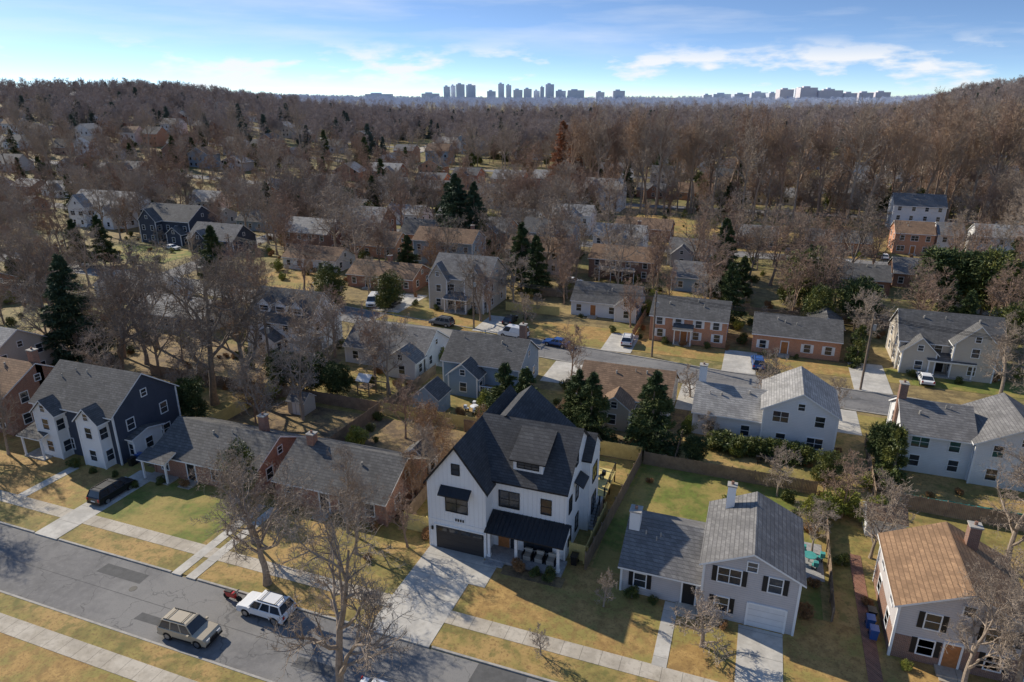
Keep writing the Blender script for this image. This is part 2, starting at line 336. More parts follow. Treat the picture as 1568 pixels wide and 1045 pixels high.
drive(-25.6,36.55,-20.1,47.98); drive(2.1,36.55,5.4,47.2); drive(-62.4,36.55,-59.5,49); drive(-45.4,36.55,-44.4,48); drive(-43.8,36.55,-42.8,48)
drive(-3.8,40.7,-2.7,47.9,name='footpath'); drive(-20.1,44.2,-18.6,47.6,name='footpath'); drive(-70.5,40.7,-69.3,47,name='footpath'); drive(11.2,40.7,12.2,60,name='footpath',k='brick_d')
for (x0,y0,x1,y1) in [(-47.5,89,-41.5,98.5),(-28,89,-23,97.5),(-46.5,106.5,-41,116),(-22.5,104.8,-17.5,114),(-3,102.3,2,112),(15.5,101.3,20.5,113),(-70,111.3,-64,124),(12,86,15,93.5),(-8,86,-5.5,95)]: drive(x0,y0,x1,y1,.05)
# ------------------------------------------------ main house
def main_house():
    E=empty('white_farmhouse',(-19.3,55,0)); org=(-19.3,55,0); HB.append((-27,46,-11,64))
    W=MB(); Rf=MB(); Wi=MB()
    block_walls(W,-25.6,48,-20,62,7.3,11.0,'y','batten'); block_roof(Rf,-25.6,48,-20,62,7.3,11.0,'y','r_char','black',ov=.35)
    block_walls(W,-20.0,49.8,-13.1,59.4,7.5,11.2,'x','batten')
    block_roof(Rf,-22.5,49.8,-13.1,59.4,7.5,11.2,'x','r_char','black',ov=.35)
    block_walls(W,-25.2,54.6,-15.6,61.8,7.5,11.3,'y','batten'); block_roof(Rf,-25.2,54.7,-15.6,61.8,7.5,11.35,'y','r_char','black',ov=.3)
    block_walls(W,-13.6,55.2,-12.3,59.2,7.9,9.6,'x','batten'); block_roof(Rf,-15.5,55.2,-12.3,59.2,7.9,9.6,'x','r_char','black',ov=.25)
    for x,y in ((-25.6,48),(-20.0,48),(-13.1,49.8)): W.box(x-.07,y-.07,0,x+.07,y+.07,7.1,'white')
    W.box(-25.62,47.97,3.05,-20,48,3.2,'white')
    for i in range(4): W.box(-22.95+i*.24,47.93,3.4,-22.82+i*.24,47.97,3.65,'black')
    for x in(-25.3,-20.25): W.box(x-.08,47.86,2.0,x+.08,47.99,2.35,'black')
    for s,xa in ((-1,-25.95),(1,-19.65)):
        W.hexa([(xa,47.74,6.72),(xa,47.79,6.72),(-22.8,47.79,10.86),(-22.8,47.74,10.86),(xa,47.74,6.98),(xa,47.79,6.98),(-22.8,47.79,11.14),(-22.8,47.74,11.14)],'black')
    W.box(-18.3,50.6,8.0,-15.5,53.2,9.35,'batten'); slab(Rf,(-18.6,50.25,9.4),(-15.2,50.25,9.4),(-15.2,54,11.0),(-18.6,54,11.0),.13,'r_char','black')
    win(Wi,'-y',50.6,-16.9,8.85,2.0,.55,'black',mull=3,t=.05)
    for c,z,w,h,mu in ((-22.8,5.2,2.1,1.7,2),(-22.8,8.75,.7,1.0,1)): win(Wi,'-y',48,c,z,w,h,'black',mull=mu,t=.06)
    for c,z,w,h,mu in ((-18.4,5.55,1.9,1.6,2),(-14.9,5.55,.9,1.45,1),(-15.6,1.7,2.6,1.7,3)): win(Wi,'-y',49.8,c,z,w,h,'black',mull=mu,t=.06)
    for c,z,w,h,mu in ((51.3,5.3,.9,1.5,1),(53.6,5.3,.9,1.5,1),(51.3,1.9,.9,1.6,1),(53.8,1.9,1.0,1.6,1),(53.2,8.9,.8,1.1,1)): win(Wi,'+x',-13.1,c,z,w,h,'black',mull=mu,t=.06)
    for c,z,w,h,mu in ((57.2,5.6,1.6,1.7,2),(57.2,2.2,1.6,1.9,2)): win(Wi,'+x',-12.3,c,z,w,h,'black',mull=mu,t=.06)
    W.obj('walls',E,org); Rf.obj('roof',E,org); Wi.obj('windows',E,org)
    A=MB()
    slab(A,(-24.3,47.2,6.35),(-21.3,47.2,6.35),(-21.3,47.99,6.95),(-24.3,47.99,6.95),.1,'metal','black')
    slab(A,(-12.2,52.4,6.5),(-12.2,54.6,6.5),(-13.05,54.6,7.0),(-13.05,52.4,7.0),.1,'metal','black'); A.obj('awning',E,org)
    G=MB(); fbox(G,'-y',48,-22.55,.14,2.55,4.75,0,.05,'garage')
    for s in(-1,1): fbox(G,'-y',48,-22.55+s*2.47,.14,2.7,.18,0,.08,'white')
    for i in range(4): fbox(G,'-y',48,-24.3+i*1.17,2.05,2.4,.9,.05,.06,'glass')
    fbox(G,'-y',48,-22.55,2.55,2.7,4.75,0,.078,'white'); G.obj('garage_door',E,org)
    P=MB(); P.box(-19.93,47.7,0,-12.8,49.77,.38,'stone'); P.box(-19.9,47.1,0,-18.1,47.7,.24,'stone')
    for x in (-19.7,-17.1,-13.2):
        P.box(x-.12,47.95,.38,x+.12,48.19,2.95,'white'); P.box(x-.17,47.9,.381,x+.17,48.24,.6,'white')
    P.box(-19.9,47.9,2.95,-12.9,48.25,3.2,'white'); P.box(-13.2,48.25,2.95,-12.92,49.78,3.2,'white')
    slab(P,(-19.96,47.45,3.3),(-12.6,47.45,3.3),(-12.6,49.76,4.25),(-19.96,49.76,4.25),.1,'metal','black')
    for i in range(17):
        x=-19.7+i*.43; slab(P,(x,47.45,3.35),(x+.04,47.45,3.35),(x+.04,49.76,4.30),(x,49.76,4.30),.06,'metal','metal')
    P.poly([(-12.65,47.6,3.2),(-12.65,49.78,3.2),(-12.65,49.78,4.1)],'white')
    for x in (-16.3,-15.2,-14.1):
        P.box(x-.35,48.6,.38,x+.35,49.25,.8,'beige'); P.box(x-.35,49.25,.38,x+.35,49.4,1.2,'beige')
        for q in(-1,1): P.box(x+q*.42-.06,48.6,.38,x+q*.42+.06,49.3,.98,'black')
    P.obj('porch',E,org)
    D=MB(); fbox(D,'-y',49.8,-18.9,.38,2.6,1.1,0,.06,'wood'); fbox(D,'-y',49.8,-18.1,.38,2.6,.35,0,.05,'glass'); fbox(D,'-y',49.8,-18.6,2.6,2.75,1.9,0,.08,'black'); D.obj('door',E,org)
    S=MB()
    for i in range(8): S.box(-12.95,55.4+i*.3,.05,-11.75,55.7+i*.3,.2+.17*i,'stone')
    S.box(-12.95,57.82,0,-11.75,59.42,1.5,'kerb'); S.box(-15.6,59.45,1.2,-11.6,65,1.5,'fence_y')
    for x,y in ((-15.5,64.9),(-11.7,64.9),(-11.7,62.2),(-11.7,59.6),(-13.6,64.9),(-11.8,57.9)): S.box(x-.06,y-.06,0,x+.06,y+.06,2.5,'black')
    S.box(-11.73,59.6,2.42,-11.67,64.9,2.48,'black'); S.box(-15.5,64.87,2.42,-11.7,64.93,2.48,'black')
    for i in range(26): S.box(-11.71,59.7+i*.2,1.5,-11.69,59.72+i*.2,2.42,'black')
    S.hexa([(-11.82,55.4,.9),(-11.76,55.4,.9),(-11.76,57.9,2.4),(-11.82,57.9,2.4),(-11.82,55.4,.97),(-11.76,55.4,.97),(-11.76,57.9,2.47),(-11.82,57.9,2.47)],'black')
    for i in range(12): S.box(-11.8,55.45+i*.2,.2,-11.78,55.47+i*.2,.95+i*.12,'black')
    S.obj('deck_and_stairs',E,org)
main_house()
flat('planting_bed',-18.0,46.4,-12.4,47.68,.14,'leaf_litter')
house('split_level_house',-7.6,48,-1,56.2,2.75,4.85,'x','gsiding','r_grey',wings=[(-1.0,47.4,6.1,56.2,5.1,6.8,'y')],chim=[(-7.2,51.3,.9,1.0,6.1,'white'),(.4,55,.7,.7,8.0,'white')],sh='black',door=-2.0,garage=(4.0,2.7,47.4,'garage_w'))
house('grey_house',12.9,47.8,21.5,56.6,4.8,6.9,'y','gsiding','r_or',base='brick_d',bh=2.2,sh='black',door=16.8,chim=[(18.6,55,.8,.8,8.2,'brick_d')])
house('navy_house',-77.6,49.2,-65.3,58.2,6.3,9.6,'x','navy','r_dk',wings=[(-75.9,47.9,-72.8,49.2,5.9,7.3,'y','white'),(-69.2,47.9,-66.2,49.2,5.9,7.3,'y','white'),(-65.3,50.5,-64.5,54.5,2.9,3.4,'x','white')],porch=(-77.8,-74.5,2.4,2.6,'r_dk',2),door=-76.6,wt='white')
house('brick_rambler',-60.2,49.2,-46.6,58,2.7,4.9,'x','brick','r_dk',door=-55,chim=[(-50,55.5,.8,.8,6,'brick')],porch=(-60.5,-57,1.6,2.4,'r_dk',2))
house('brick_rambler',-43.8,49.2,-31,58.2,2.8,5.2,'x','brick','r_dk',door=-38,chim=[(-42,53.4,.8,.8,6.2,'brick')],wings=[(-34,58.2,-31,60.5,2.6,3.8,'y','white')])
house('brick_house',-96,50,-84,59,5.4,8,'x','brick','r_br',door=-90,chim=[(-84.5,55,1,.8,9.6,'brick')],porch=(-92,-87,1.6,2.5,'r_dk',3))
house('siding_house',-112,58,-99,68,5,8,'x','beige','r_lt',door=-106)
house('blue_house',-40.6,82.5,-29,91,4.2,7,'x','blue','r_dk',wings=[(-38.5,79.8,-34.2,82.5,3.2,4.9,'y')],chim=[(-30.3,88,.9,.9,8.8,'brick_d')],deck=(-34,-30,2.6,1))
house('brown_roof_house',-20,80,-8.2,89,3.3,5.9,'x','beige','r_br',wings=[(-16.5,77,-12.5,80,3.1,4.6,'y')])
house('white_house',-5,79.5,3,87.5,3.2,5.4,'x','wsiding','r_lt',wings=[(3,78.8,11,87.5,5.2,7.5,'y')],chim=[(-4.6,84,.9,.9,7.6,'white')])
house('white_house',17.6,78.5,24.5,87,4.8,7,'x','wsiding','r_grey',wings=[(24.5,77.8,33,87,5,7.4,'y')],chim=[(17.7,83,.8,.9,8.8,'brick_d')])
house('white_dormer_house',-78,86,-66,95,5.2,9.4,'x','white','r_dk',dormers=[(-75,87,2,3,6.2,1.4,'g'),(-71.8,87,2,3,6.2,1.4,'g'),(-68.6,87,2,3,6.2,1.4,'g')],wings=[(-76,83.5,-71,86,2.7,4.2,'y')])
house('white_rambler',-59,85.5,-45.2,94,3,5.6,'x','wsiding','r_grey',wings=[(-50,82.5,-45.2,85.5,3,4.6,'y')])
house('rambler_house',-106,88,-90,97,2.9,5.1,'x','beige','r_lt',chim=[(-98,93,.9,.9,6.4,'brick')])
house('white_rambler',-128,99,-111,108,2.9,5,'x','wsiding','r_grey',wings=[(-116,96,-111,99,2.8,4.3,'y')],chim=[(-120,104,.9,.9,6.4,'brick')])
house('beige_two_storey_house',-60,117.5,-47.8,127.5,6.3,9.8,'x','beige','r_grey',wings=[(-59.6,116.2,-55.8,118,6.3,9.2,'y'),(-52,116.2,-48.2,118,6.3,9.2,'y')],porch=(-55.8,-51,3,2.6,'r_grey',3),door=-54)
house('white_rambler',-32.2,122,-19.6,130,3,5.6,'x','wsiding','r_dk',door=-28,wings=[(-23.5,120.5,-19.6,122,3,4.6,'y')])
house('brick_house',-15.7,112.6,-3.2,121,4.6,6.9,'x','brick_o','r_dk',door=-10,sh='white',porch=(-11.6,-8.6,1.4,2.6,'r_dk',2))
house('brick_rambler',1.1,112.6,14.2,121,3.3,5.5,'x','brick_o','r_dk',door=6,sh='white',wings=[(10,120,15,127,3.2,4.8,'y')])
house('craftsman_house',22.2,112.5,36,122,4.8,8.2,'x','beige','r_dk',wings=[(22.5,110.8,27,112.6,3.6,5.8,'y'),(29,110.6,34.5,112.6,5.6,8.4,'y')],porch=(26,32,2.2,2.4,'r_dk',3),door=28)
house('brick_rambler',-84,125,-68,134,2.9,5.1,'x','brick','r_br',chim=[(-76,130,.9,.8,6.4,'brick')],door=-79)
house('white_rambler',-108,134,-93,142,2.9,5.2,'x','wsiding','r_br',door=-100,chim=[(-104,138,.9,.8,6.3,'brick')])
house('navy_gable_house',-168,148,-150,159,6.4,10,'x','navy','r_dk',wings=[(-166,146,-160,148.5,6.4,9.5,'y'),(-156,145.5,-151,148.5,3.2,5,'y')])
house('navy_gable_house',-145,142,-130,151,3.6,7,'x','navy','r_grey',wings=[(-142,140,-137,142.5,3.6,6,'y')])
house('white_gable_house',-211,160,-187,172,6.5,10.5,'x','white','r_lt',wings=[(-208,157.5,-201,160.5,6.5,10,'y'),(-197,157.5,-190,160.5,4,7,'y')])
house('brick_house',-36,151,-21.5,160,4.6,6.9,'x','brick_d','r_br',deck=(-33,-25,3,2.5))
house('blue_house',-16.5,146,-2,155,3.2,5.6,'x','blue','r_grey',wings=[(-9.5,144,-2.6,147,4.2,6.4,'y','wsiding')])
house('brick_rambler',14,157,27,166,3.2,5.4,'x','brick','r_dk')
house('brick_rambler',29,166,42,175,3.2,5.6,'x','brick_d','r_grey')
for x0,x1,yy,w,r,n in [(-10,5,197,'brick_d','r_grey','brick_rambler'),(12,28,197,'brick_o','r_dk','brick_rambler'),(34,43,203,'brick_o','r_br','brick_house'),(44,50,204,'wsiding','r_grey','white_house'),(53,64,205,'wsiding','r_lt','white_house'),(-40,-24,198,'brick','r_br','brick_rambler')]:
    house(n,x0,yy,x1,yy+9,3.4 if 'ramb' in n else 5.6,5.6 if 'ramb' in n else 8,'x',w,r,door=(x0+x1)/2)
house('white_house',-62,246,-48,256,8,11,'x','white','r_lt',floors=3,wings=[(-60,243,-55,247,8,11,'y')]); house('white_house',38,238,52,248,8,11,'x','wsiding','r_grey',floors=3,deck=(40,50,3,3))
def shed(name,x0,y0,x1,y1,e,r,ax,wall,roof):
    E=empty(name,((x0+x1)/2,(y0+y1)/2,0)); org=E.location[:]; W=MB(); block_walls(W,x0,y0,x1,y1,e,r,ax,wall,0); W.obj('walls',E,org)
    Q=MB(); block_roof(Q,x0,y0,x1,y1,e,r,ax,roof,'white',ov=.2,t=.08); Q.obj('roof',E,org)
    D=MB(); fbox(D,'-y',y0,(x0+x1)/2,.1,1.9,1.1,0,.04,'white'); fbox(D,'-y',y0,(x0+x1)/2,.2,1.8,.03,.041,.05,'black'); D.obj('door',E,org); HB.append((x0,y0,x1,y1))
shed('garden_shed',-40.3,72.4,-36.6,76.2,2.7,4.2,'y','blue','r_dk')
shed('garden_shed',12.9,63.6,16.2,66.4,2.1,2.9,'x','wsiding','r_br'); shed('garden_shed',-56,67,-53.4,69.4,2,2.9,'x','beige','r_grey'); shed('garden_shed',-27,129,-24,132,2,3,'y','wsiding','r_dk')
HC=[(-212,138,-185,160),(-172,122,-126,146),(-112,118,-88,134),(-130,86,-108,99),(-106,78,-88,88),(-45,190,66,197),(-45,210,62,243),(-34,138,-20,151),(-16,138,-2,146),(-84,72,-64,86)]
# ------------------------------------------------ rows of further houses
walls=['wsiding','brick','brick_d','beige','gsiding','brick_o','white','blue','wsiding']
roofs=['r_grey','r_dk','r_br','r_lt','r_dk','r_grey','r_lt']
def hit(x0,y0,x1,y1): return any(not(x1<a or x0>c or y1<b or y0>d) for a,b,c,d in HB)
def vis(x,y):
    X,Y=cam_xy(x,y); return Y>30 and abs(X)<.78*Y+15
DH=MB()
def simple_house(mb,x0,y0,x1,y1,e,r,ax,w,ro,z):
    t=MB(); block_walls(t,x0,y0,x1,y1,e,r,ax,w); block_roof(t,x0,y0,x1,y1,e,r,ax,ro,'white')
    for fl in range(2 if e>4 else 1):
        n=int((x1-x0)/3)
        for k in range(n): fbox(t,'-y',y0,x0+(x1-x0)*(k+.5)/n,.9+2.8*fl,2.2+2.8*fl,1.0,0,.04,'glass')
    b0=len(mb.v); mb.v+=[(a,b,c+z) for a,b,c in t.v]
    for f,m_ in zip(t.f,t.m): mb.f.append(tuple(i+b0 for i in f)); mb.m.append(mb.mi(t.mats[m_]))
rows=[(52,-400,-118),(88,-400,-112),(100,-400,-135),(135,-400,-214),(150,-128,60),(170,-400,-20),(200,-400,90),(238,-500,120),(282,-500,120),(318,-600,140),(365,-600,150),(402,-700,160),(455,-700,200),(492,-700,200),(550,-800,250),(600,-900,300),(660,-900,300),(740,-1000,400),(830,-1100,400),(960,-1200,450)]
for ry,xa,xb in rows:
    x=xa+R.uniform(0,10)
    while x<xb:
        w=R.uniform(11,16); d=R.uniform(8,10); y=ry+R.uniform(-2,2)+(R.uniform(-9,9) if ry>320 else 0); two=R.random()<.5
        e=R.uniform(5.2,6.3) if two else 3.1; r=e+R.uniform(2.2,3.4)
        if vis(x,y) and not hit(x-2,y-3,x+w+2,y+d+3) and not(-145<x+w/2<-122 and y<190) and abs(x+w/2+225)>18 and not(-46<x<62 and 212<y<276):
            X,Y=cam_xy(x,y); z=terr(x+w/2,y)
            wl=R.choice(walls); rf=R.choice(roofs)
            if Y<330:
                wings=[]
                if R.random()<.6:
                    wx=x+R.uniform(.5,w-5.5); wings=[(wx,y-2,wx+5,y+.5,e,e+2.2,'y')]
                nm={'brick':'brick_house','brick_d':'brick_house','brick_o':'brick_house','white':'white_house','wsiding':'white_house','blue':'blue_house'}.get(wl,'siding_house')
                house(nm,x,y,x+w,y+d,e,r,'x',wl,rf,wings=wings,zb=z,chim=[(x+w-2,y+d/2+1,.8,.8,r+.9,'brick_d')] if R.random()<.5 else ())
            elif R.random()<.62:
                simple_house(DH,x,y,x+w,y+d,e+1,r+1.5,'x' if R.random()<.6 else 'y',wl,rf,z); HB.append((x,y-2,x+w,y+d))
        x+=w+R.uniform(4,9)*(1 if ry<450 else 2.0)
DH.obj('distant_houses')
# ------------------------------------------------ fences
def fence(name,p0,p1,h,k):
    b=MB(); L=math.dist(p0,p1); d=((p1[0]-p0[0])/L,(p1[1]-p0[1])/L); n=(-d[1],d[0]); N=int(L/.15)
    def bar(t0,t1,z0,z1,o0,o1):
        P=[(p0[0]+d[0]*t+n[0]*o,p0[1]+d[1]*t+n[1]*o) for t,o in ((t0,o0),(t1,o0),(t1,o1),(t0,o1))]
        b.hexa([(x,y,z0) for x,y in P]+[(x,y,z1) for x,y in P],k)
    for i in range(N): bar(i*.15+.004,i*.15+.143,.08,h+R.uniform(-.03,.03),0,.02)
    for z in (.4,h-.3): bar(0,L,z,z+.09,.021,.06)
    for i in range(int(L/2.4)+1): bar(i*2.4,i*2.4+.1,0,h+.05,.061,.16)
    b.obj(name)
FN='wooden_fence'
for p0,p1,h,k in [((-11.0,49.5),(-9.6,70),1.9,'fence'),((-14.6,70.2),(-9.7,70.2),2.0,'fence_y'),((-15,70.2),(-32,70.2),1.8,'fence'),((-29.2,49.5),(-25.7,49.5),1.9,'fence_y'),((-29.3,49.6),(-30,70),1.8,'fence'),((-9.4,69.8),(9,69.6),1.7,'fence'),((-12.9,50.6),(-11.1,50.6),1.8,'fence_y'),((-62.4,58),(-61.8,71),1.8,'fence_y'),((-45,59),(-44.4,71),1.8,'fence'),((-61.7,71),(-44.6,71),1.8,'fence'),((-62.7,71),(-84,71),1.7,'fence'),((9.2,50),(9.6,69.5),1.4,'fence'),((16,70),(40,69),1.8,'fence'),((-6,77),(-6,70),1.6,'fence'),((14.5,70),(15,84),1.6,'fence'),((-18.5,112),(-18.5,128),1.7,'fence'),((-45,120),(-34,120),1.8,'fence_y'),((-44,132),(0,135),1.8,'fence'),((0,133),(40,133),1.7,'fence'),((-28,72),(-28,86),1.7,'fence'),((-44,71.5),(-43.5,86),1.7,'fence'),((-44,71),(-30,71),1.8,'fence_y'),((-22,71),(-22,84),1.7,'fence'),((-11.3,50.2),(-11.1,58),1.95,'fence_y')]: fence(FN,p0,p1,h,k)
b=MB()
for i in range(30):
    x=17+i*.6; b.hexa([(x,71+.1*math.sin(i),.1),(x+.6,71+.1*math.sin(i+1),.1),(x+.6,71.05+.1*math.sin(i+1),.1),(x,71.05+.1*math.sin(i),.1),(x,71+.1*math.sin(i),1.2+.1*math.sin(i*2)),(x+.6,71+.1*math.sin(i+1),1.2),(x+.6,71.05+.1*math.sin(i+1),1.2),(x,71.05,1.2)],'teal')
b.obj('garden_netting')
flat('patio',6.4,55,8.9,60.5,.13,'stone')
def table(px,py,pz,k):
    E=empty('patio_table',(px,py,pz)); b=MB(); b.cyl((0,0,.72),.6,2,.04,20,k); b.cyl((0,0,.36),.04,2,.72,8,'black')
    for i in range(4):
        a=i*1.57+.4; x,y=math.cos(a),math.sin(a); b.box(x-.22,y-.22,.42,x+.22,y+.22,.46,k); b.box(x*1.2-.2,y*1.2-.2,.46,x*1.2+.2,y*1.2+.2,.9,k)
        for s in(-1,1): b.box(x+s*.18-.02,y-.2,0,x+s*.18+.02,y+.2,.42,'black')
    b.obj('top',E)
table(7.7,57.5,.13,'teal'); table(-13.6,62.4,1.5,'black'); table(-33,76,.1,'white'); table(4,75,.1,'black')
E=empty('playset',(-49.5,76,0)); b=MB()
for x,y in ((-.9,-.9),(.9,-.9),(.9,.9),(-.9,.9)): b.box(x-.06,y-.06,0,x+.06,y+.06,2.4,'fence')
b.box(-.95,-.95,1.2,.95,.95,1.3,'fence'); block_roof(b,-1,-1,1,1,2.4,3.1,'x','white','white',ov=.1,t=.05); b.box(1,-.06,2.2,3.4,.06,2.32,'fence')
for x in(3.2,3.4): b.box(x,-.9,0,x+.1,.9,.1,'fence'); b.box(x,-.05,0,x+.1,.05,2.3,'fence')
for x in(1.6,2.4): b.box(x,-.02,.5,x+.03,.02,2.2,'black'); b.box(x-.2,-.1,.46,x+.2,.1,.5,'black')
b.obj('frame',E)
# ------------------------------------------------ trees
def tube(V,F,pts,rads,k):
    base=len(V); n=len(pts)
    for i in range(n):
        d=(pts[min(i+1,n-1)]-pts[max(i-1,0)]).normalized()
        u=d.cross(Vector((0,0,1)) if abs(d.z)<.9 else Vector((1,0,0))).normalized(); w=d.cross(u)
        for j in range(k):
            a=2*math.pi*j/k; V.append(tuple(pts[i]+(u*math.cos(a)+w*math.sin(a))*rads[i]))
    for i in range(n-1):
        for j in range(k):
            F.append((base+i*k+j,base+i*k+(j+1)%k,base+(i+1)*k+(j+1)%k,base+(i+1)*k+j))
def bare_mesh(name,seed,H,r0,counts,material,rmin=.012,spread=1.0,first=.25,lead=.7,leaves=0,fat=.62):
    rr=random.Random(seed); V=[];F=[]; mx=len(counts); tips=[]
    def rec(lv,p,d,L,r):
        ns=(9,6,4,3,1,1,1)[lv]; k=(8,6,4,3,3,3,3)[lv]; pts=[p.copy()]; rads=[r]; dirs=[d.copy()]
        for i in range(ns):
            wig=(.07,.2,.28,.32,.3,.3,.3)[lv]
            d=(d+Vector((rr.gauss(0,wig),rr.gauss(0,wig),rr.gauss(0,wig)+(.1 if lv else .12)))).normalized()
            p=p+d*(L/ns); t=(i+1)/ns; pts.append(p.copy()); rads.append(max(rmin*.6,r*(1-t*(.75 if lv else .8)))); dirs.append(d.copy())
        if lv==0: rads[0]*=1.35
        tube(V,F,pts,rads,k)
        if lv>=mx-1 and leaves: tips.append(p)
        if lv<mx:
            n=counts[lv]
            for c in range(n):
                t=(first+(1-first)*(c+rr.random())/n) if lv==0 else (.2+.8*(c+rr.random())/n)
                t=min(t,.999); f=t*ns; i=int(f); q=pts[i].lerp(pts[i+1],f-i); dd=dirs[i+1]
                az=rr.random()*6.283 if lv else c*2.4+rr.uniform(-.5,.5)
                ang=math.radians(rr.uniform(32,62) if lv==0 else rr.uniform(28,60))*spread
                if lv==0: ang*=(1.15-.45*t)
                u=dd.orthogonal().normalized(); u.rotate(Matrix.Rotation(az,3,dd))
                nd=(dd*math.cos(ang)+u*math.sin(ang)).normalized()
                ll=L*((.62-.30*t) if lv==0 else (.62-.25*t))*rr.uniform(.75,1.2)
                rc=max(rmin,(rads[i]*fat))
                if lv>=mx-2: rc=min(rc,rmin*1.6)
                rec(lv+1,q,nd,ll,rc)
    rec(0,Vector((0,0,-.1)),Vector((0,0,1)),H*lead*1.15,r0)
    zmax=max(v[2] for v in V); s=H/zmax
    V=[(a*s,b*s,c*s) for a,b,c in V]
    me=bpy.data.meshes.new(name); nb=len(F); mats=[M[material]]
    if leaves:
        mats.append(M['dryleaf'])
        for t in tips:
            for _ in range(leaves):
                c=t*s+Vector([rr.gauss(0,.25) for _ in range(3)]); a=Vector([rr.gauss(0,1) for _ in range(3)]).normalized()*.12; bb=Vector([rr.gauss(0,1) for _ in range(3)]).normalized()*.12
                i=len(V); V+=[tuple(c),tuple(c+a),tuple(c+bb)]; F.append((i,i+1,i+2))
    me.from_pydata(V,[],F)
    for m_ in mats: me.materials.append(m_)
    if leaves: me.polygons.foreach_set('material_index',[0]*nb+[1]*(len(F)-nb))
    me['zm']=H; me.update(); return me
def leaf_mesh(name,seed,pts_fn,n,size,material,trunk):
    rr=random.Random(seed); V=[];F=[]
    tube(V,F,[Vector((0,0,-.1)),Vector((0,0,trunk[0]*.5)),Vector((0,0,trunk[0]))],[trunk[1],trunk[1]*.7,.03],6); nb=len(F)
    for _ in range(n):
        c,out=pts_fn(rr); a=(out+Vector([rr.gauss(0,.5) for _ in range(3)])).normalized()*size*rr.uniform(.6,1.5)
        b=a.cross(Vector([rr.gauss(0,1) for _ in range(3)])).normalized()*size*rr.uniform(.35,.7)
        i=len(V); V+=[tuple(c-a*.4-b*.5),tuple(c-a*.3+b*.5),tuple(c+a)]; F.append((i,i+1,i+2))
    me=bpy.data.meshes.new(name); me.from_pydata(V,[],F); me.materials.append(M['bark_d']); me.materials.append(M[material])
    me.polygons.foreach_set('material_index',[0]*nb+[1]*(len(F)-nb)); me['zm']=max(v[2] for v in V); me.update(); return me
def conifer(name,seed,H,Rad,n,size,material,p=.85,z0=.05):
    brs=[]; r2=random.Random(seed+5)
    for i in range(int(8*H)):
        t=z0+(1-z0)*(i/(8*H))**.95; brs.append((t*H,r2.uniform(0,6.283),Rad*(1-t)**p*r2.uniform(.6,1.2)+.12))
    def fn(rr):
        h,az,L=brs[min(len(brs)-1,int(len(brs)*rr.random()**1.35))]
        s=rr.random()**.6; r=L*s; a=az+rr.gauss(0,.22)*(1.1-s*.3)
        z=h-.12*r+.05*r*r/max(L,.3)+rr.gauss(0,.14)
        o=Vector((math.cos(a),math.sin(a),rr.uniform(-.35,.15)))
        return Vector((r*math.cos(a),r*math.sin(a),max(.1,z))),o
    return leaf_mesh(name,seed,fn,n,size,material,(H*.97,H*.018+.05))
def bushy(name,seed,H,Rad,n,size,material,nc=14):
    r2=random.Random(seed); cl=[]
    for i in range(nc):
        a=r2.uniform(0,6.283); q=Rad*.62*r2.random()**.5; z=H*r2.uniform(.22,.8); k=1-abs(z/H-.45)*.9
        cl.append((Vector((q*math.cos(a)*k,q*math.sin(a)*k,z)),min(Rad,H)*r2.uniform(.26,.42)))
    def fn(rr):
        c,r=rr.choice(cl); o=Vector([rr.gauss(0,1) for _ in range(3)]).normalized(); q=c+o*r*rr.uniform(.6,1.08); q.z=max(.08,q.z); return q,o
    return leaf_mesh(name,seed,fn,n,size,material,(H*.6,.12))
def swap(me,name,mats):
    m2=me.copy(); m2.name=name
    for i,k in enumerate(mats): m2.materials[i]=M[k]
    return m2
NEAR=[bare_mesh('bare_tree_mesh',11,15,.34,(9,7,6,5,3),'bark',.012,1.05,fat=.7),bare_mesh('bare_tree_mesh',12,15,.33,(10,7,6,5,3),'bark',.012,1.1,.3,fat=.7),bare_mesh('bare_tree_mesh',13,22,.50,(10,8,6,5,3),'bark_d',.017,.95,.28,fat=.68)]
MID=[bare_mesh('bare_tree_mesh',20+i,15,.28,(10,7,6,5) if i<3 else (9,7,6,4),['bark','bark_f','bark_g','bark_f','bark_d'][i],.027,1.0+.1*(i%3),.22,fat=.66) for i in range(5)]
TALL=[bare_mesh('tall_tree_mesh',40+i,30,.62,(13,7,5,4),['bark_t','bark_f','bark_g'][i],.045,.75,.45,.82) for i in range(3)]
FAR=[bare_mesh('far_tree_mesh',60+i,17,.28,(10,7,5,3) if i<3 else (9,6,4),['bark_f','bark_g','bark_f','bark_g'][i],.055 if i<3 else .10,.95,.2) for i in range(4)]
DOG=bare_mesh('small_tree_mesh',77,5,.12,(10,7,6,4),'bark_g',.012,1.35,.12,.55)
DRY=bare_mesh('dry_leaf_tree_mesh',78,9,.2,(9,7,6,4),'bark_f',.015,1.0,.2,.7,leaves=2)
PINE=[conifer('pine_mesh',1,10,3.5,17000,.30,'pine',.65),conifer('spruce_mesh',2,18,5.6,26000,.42,'spruce',.75),conifer('pine_mesh',3,14,4.0,14000,.42,'pine',.65,.12)]
CED=conifer('cedar_mesh',4,6,1.7,7000,.22,'leaf',.5)
MAG=[bushy('evergreen_mesh',5,8,3.8,11000,.26,'leaf',22),bushy('evergreen_mesh',6,7,3.2,9000,.26,'pine',18)]
SHR=[bushy('shrub_mesh',7,1.6,1.2,1600,.14,'leaf',8),bushy('shrub_mesh',8,2.4,1.6,2600,.16,'leaf_y',10),bushy('shrub_mesh',9,1.3,1.0,1300,.13,'dryleaf',8)]
CYP=conifer('cypress_mesh',10,26,6,14000,.6,'rust',.6,.08)
TP=[]
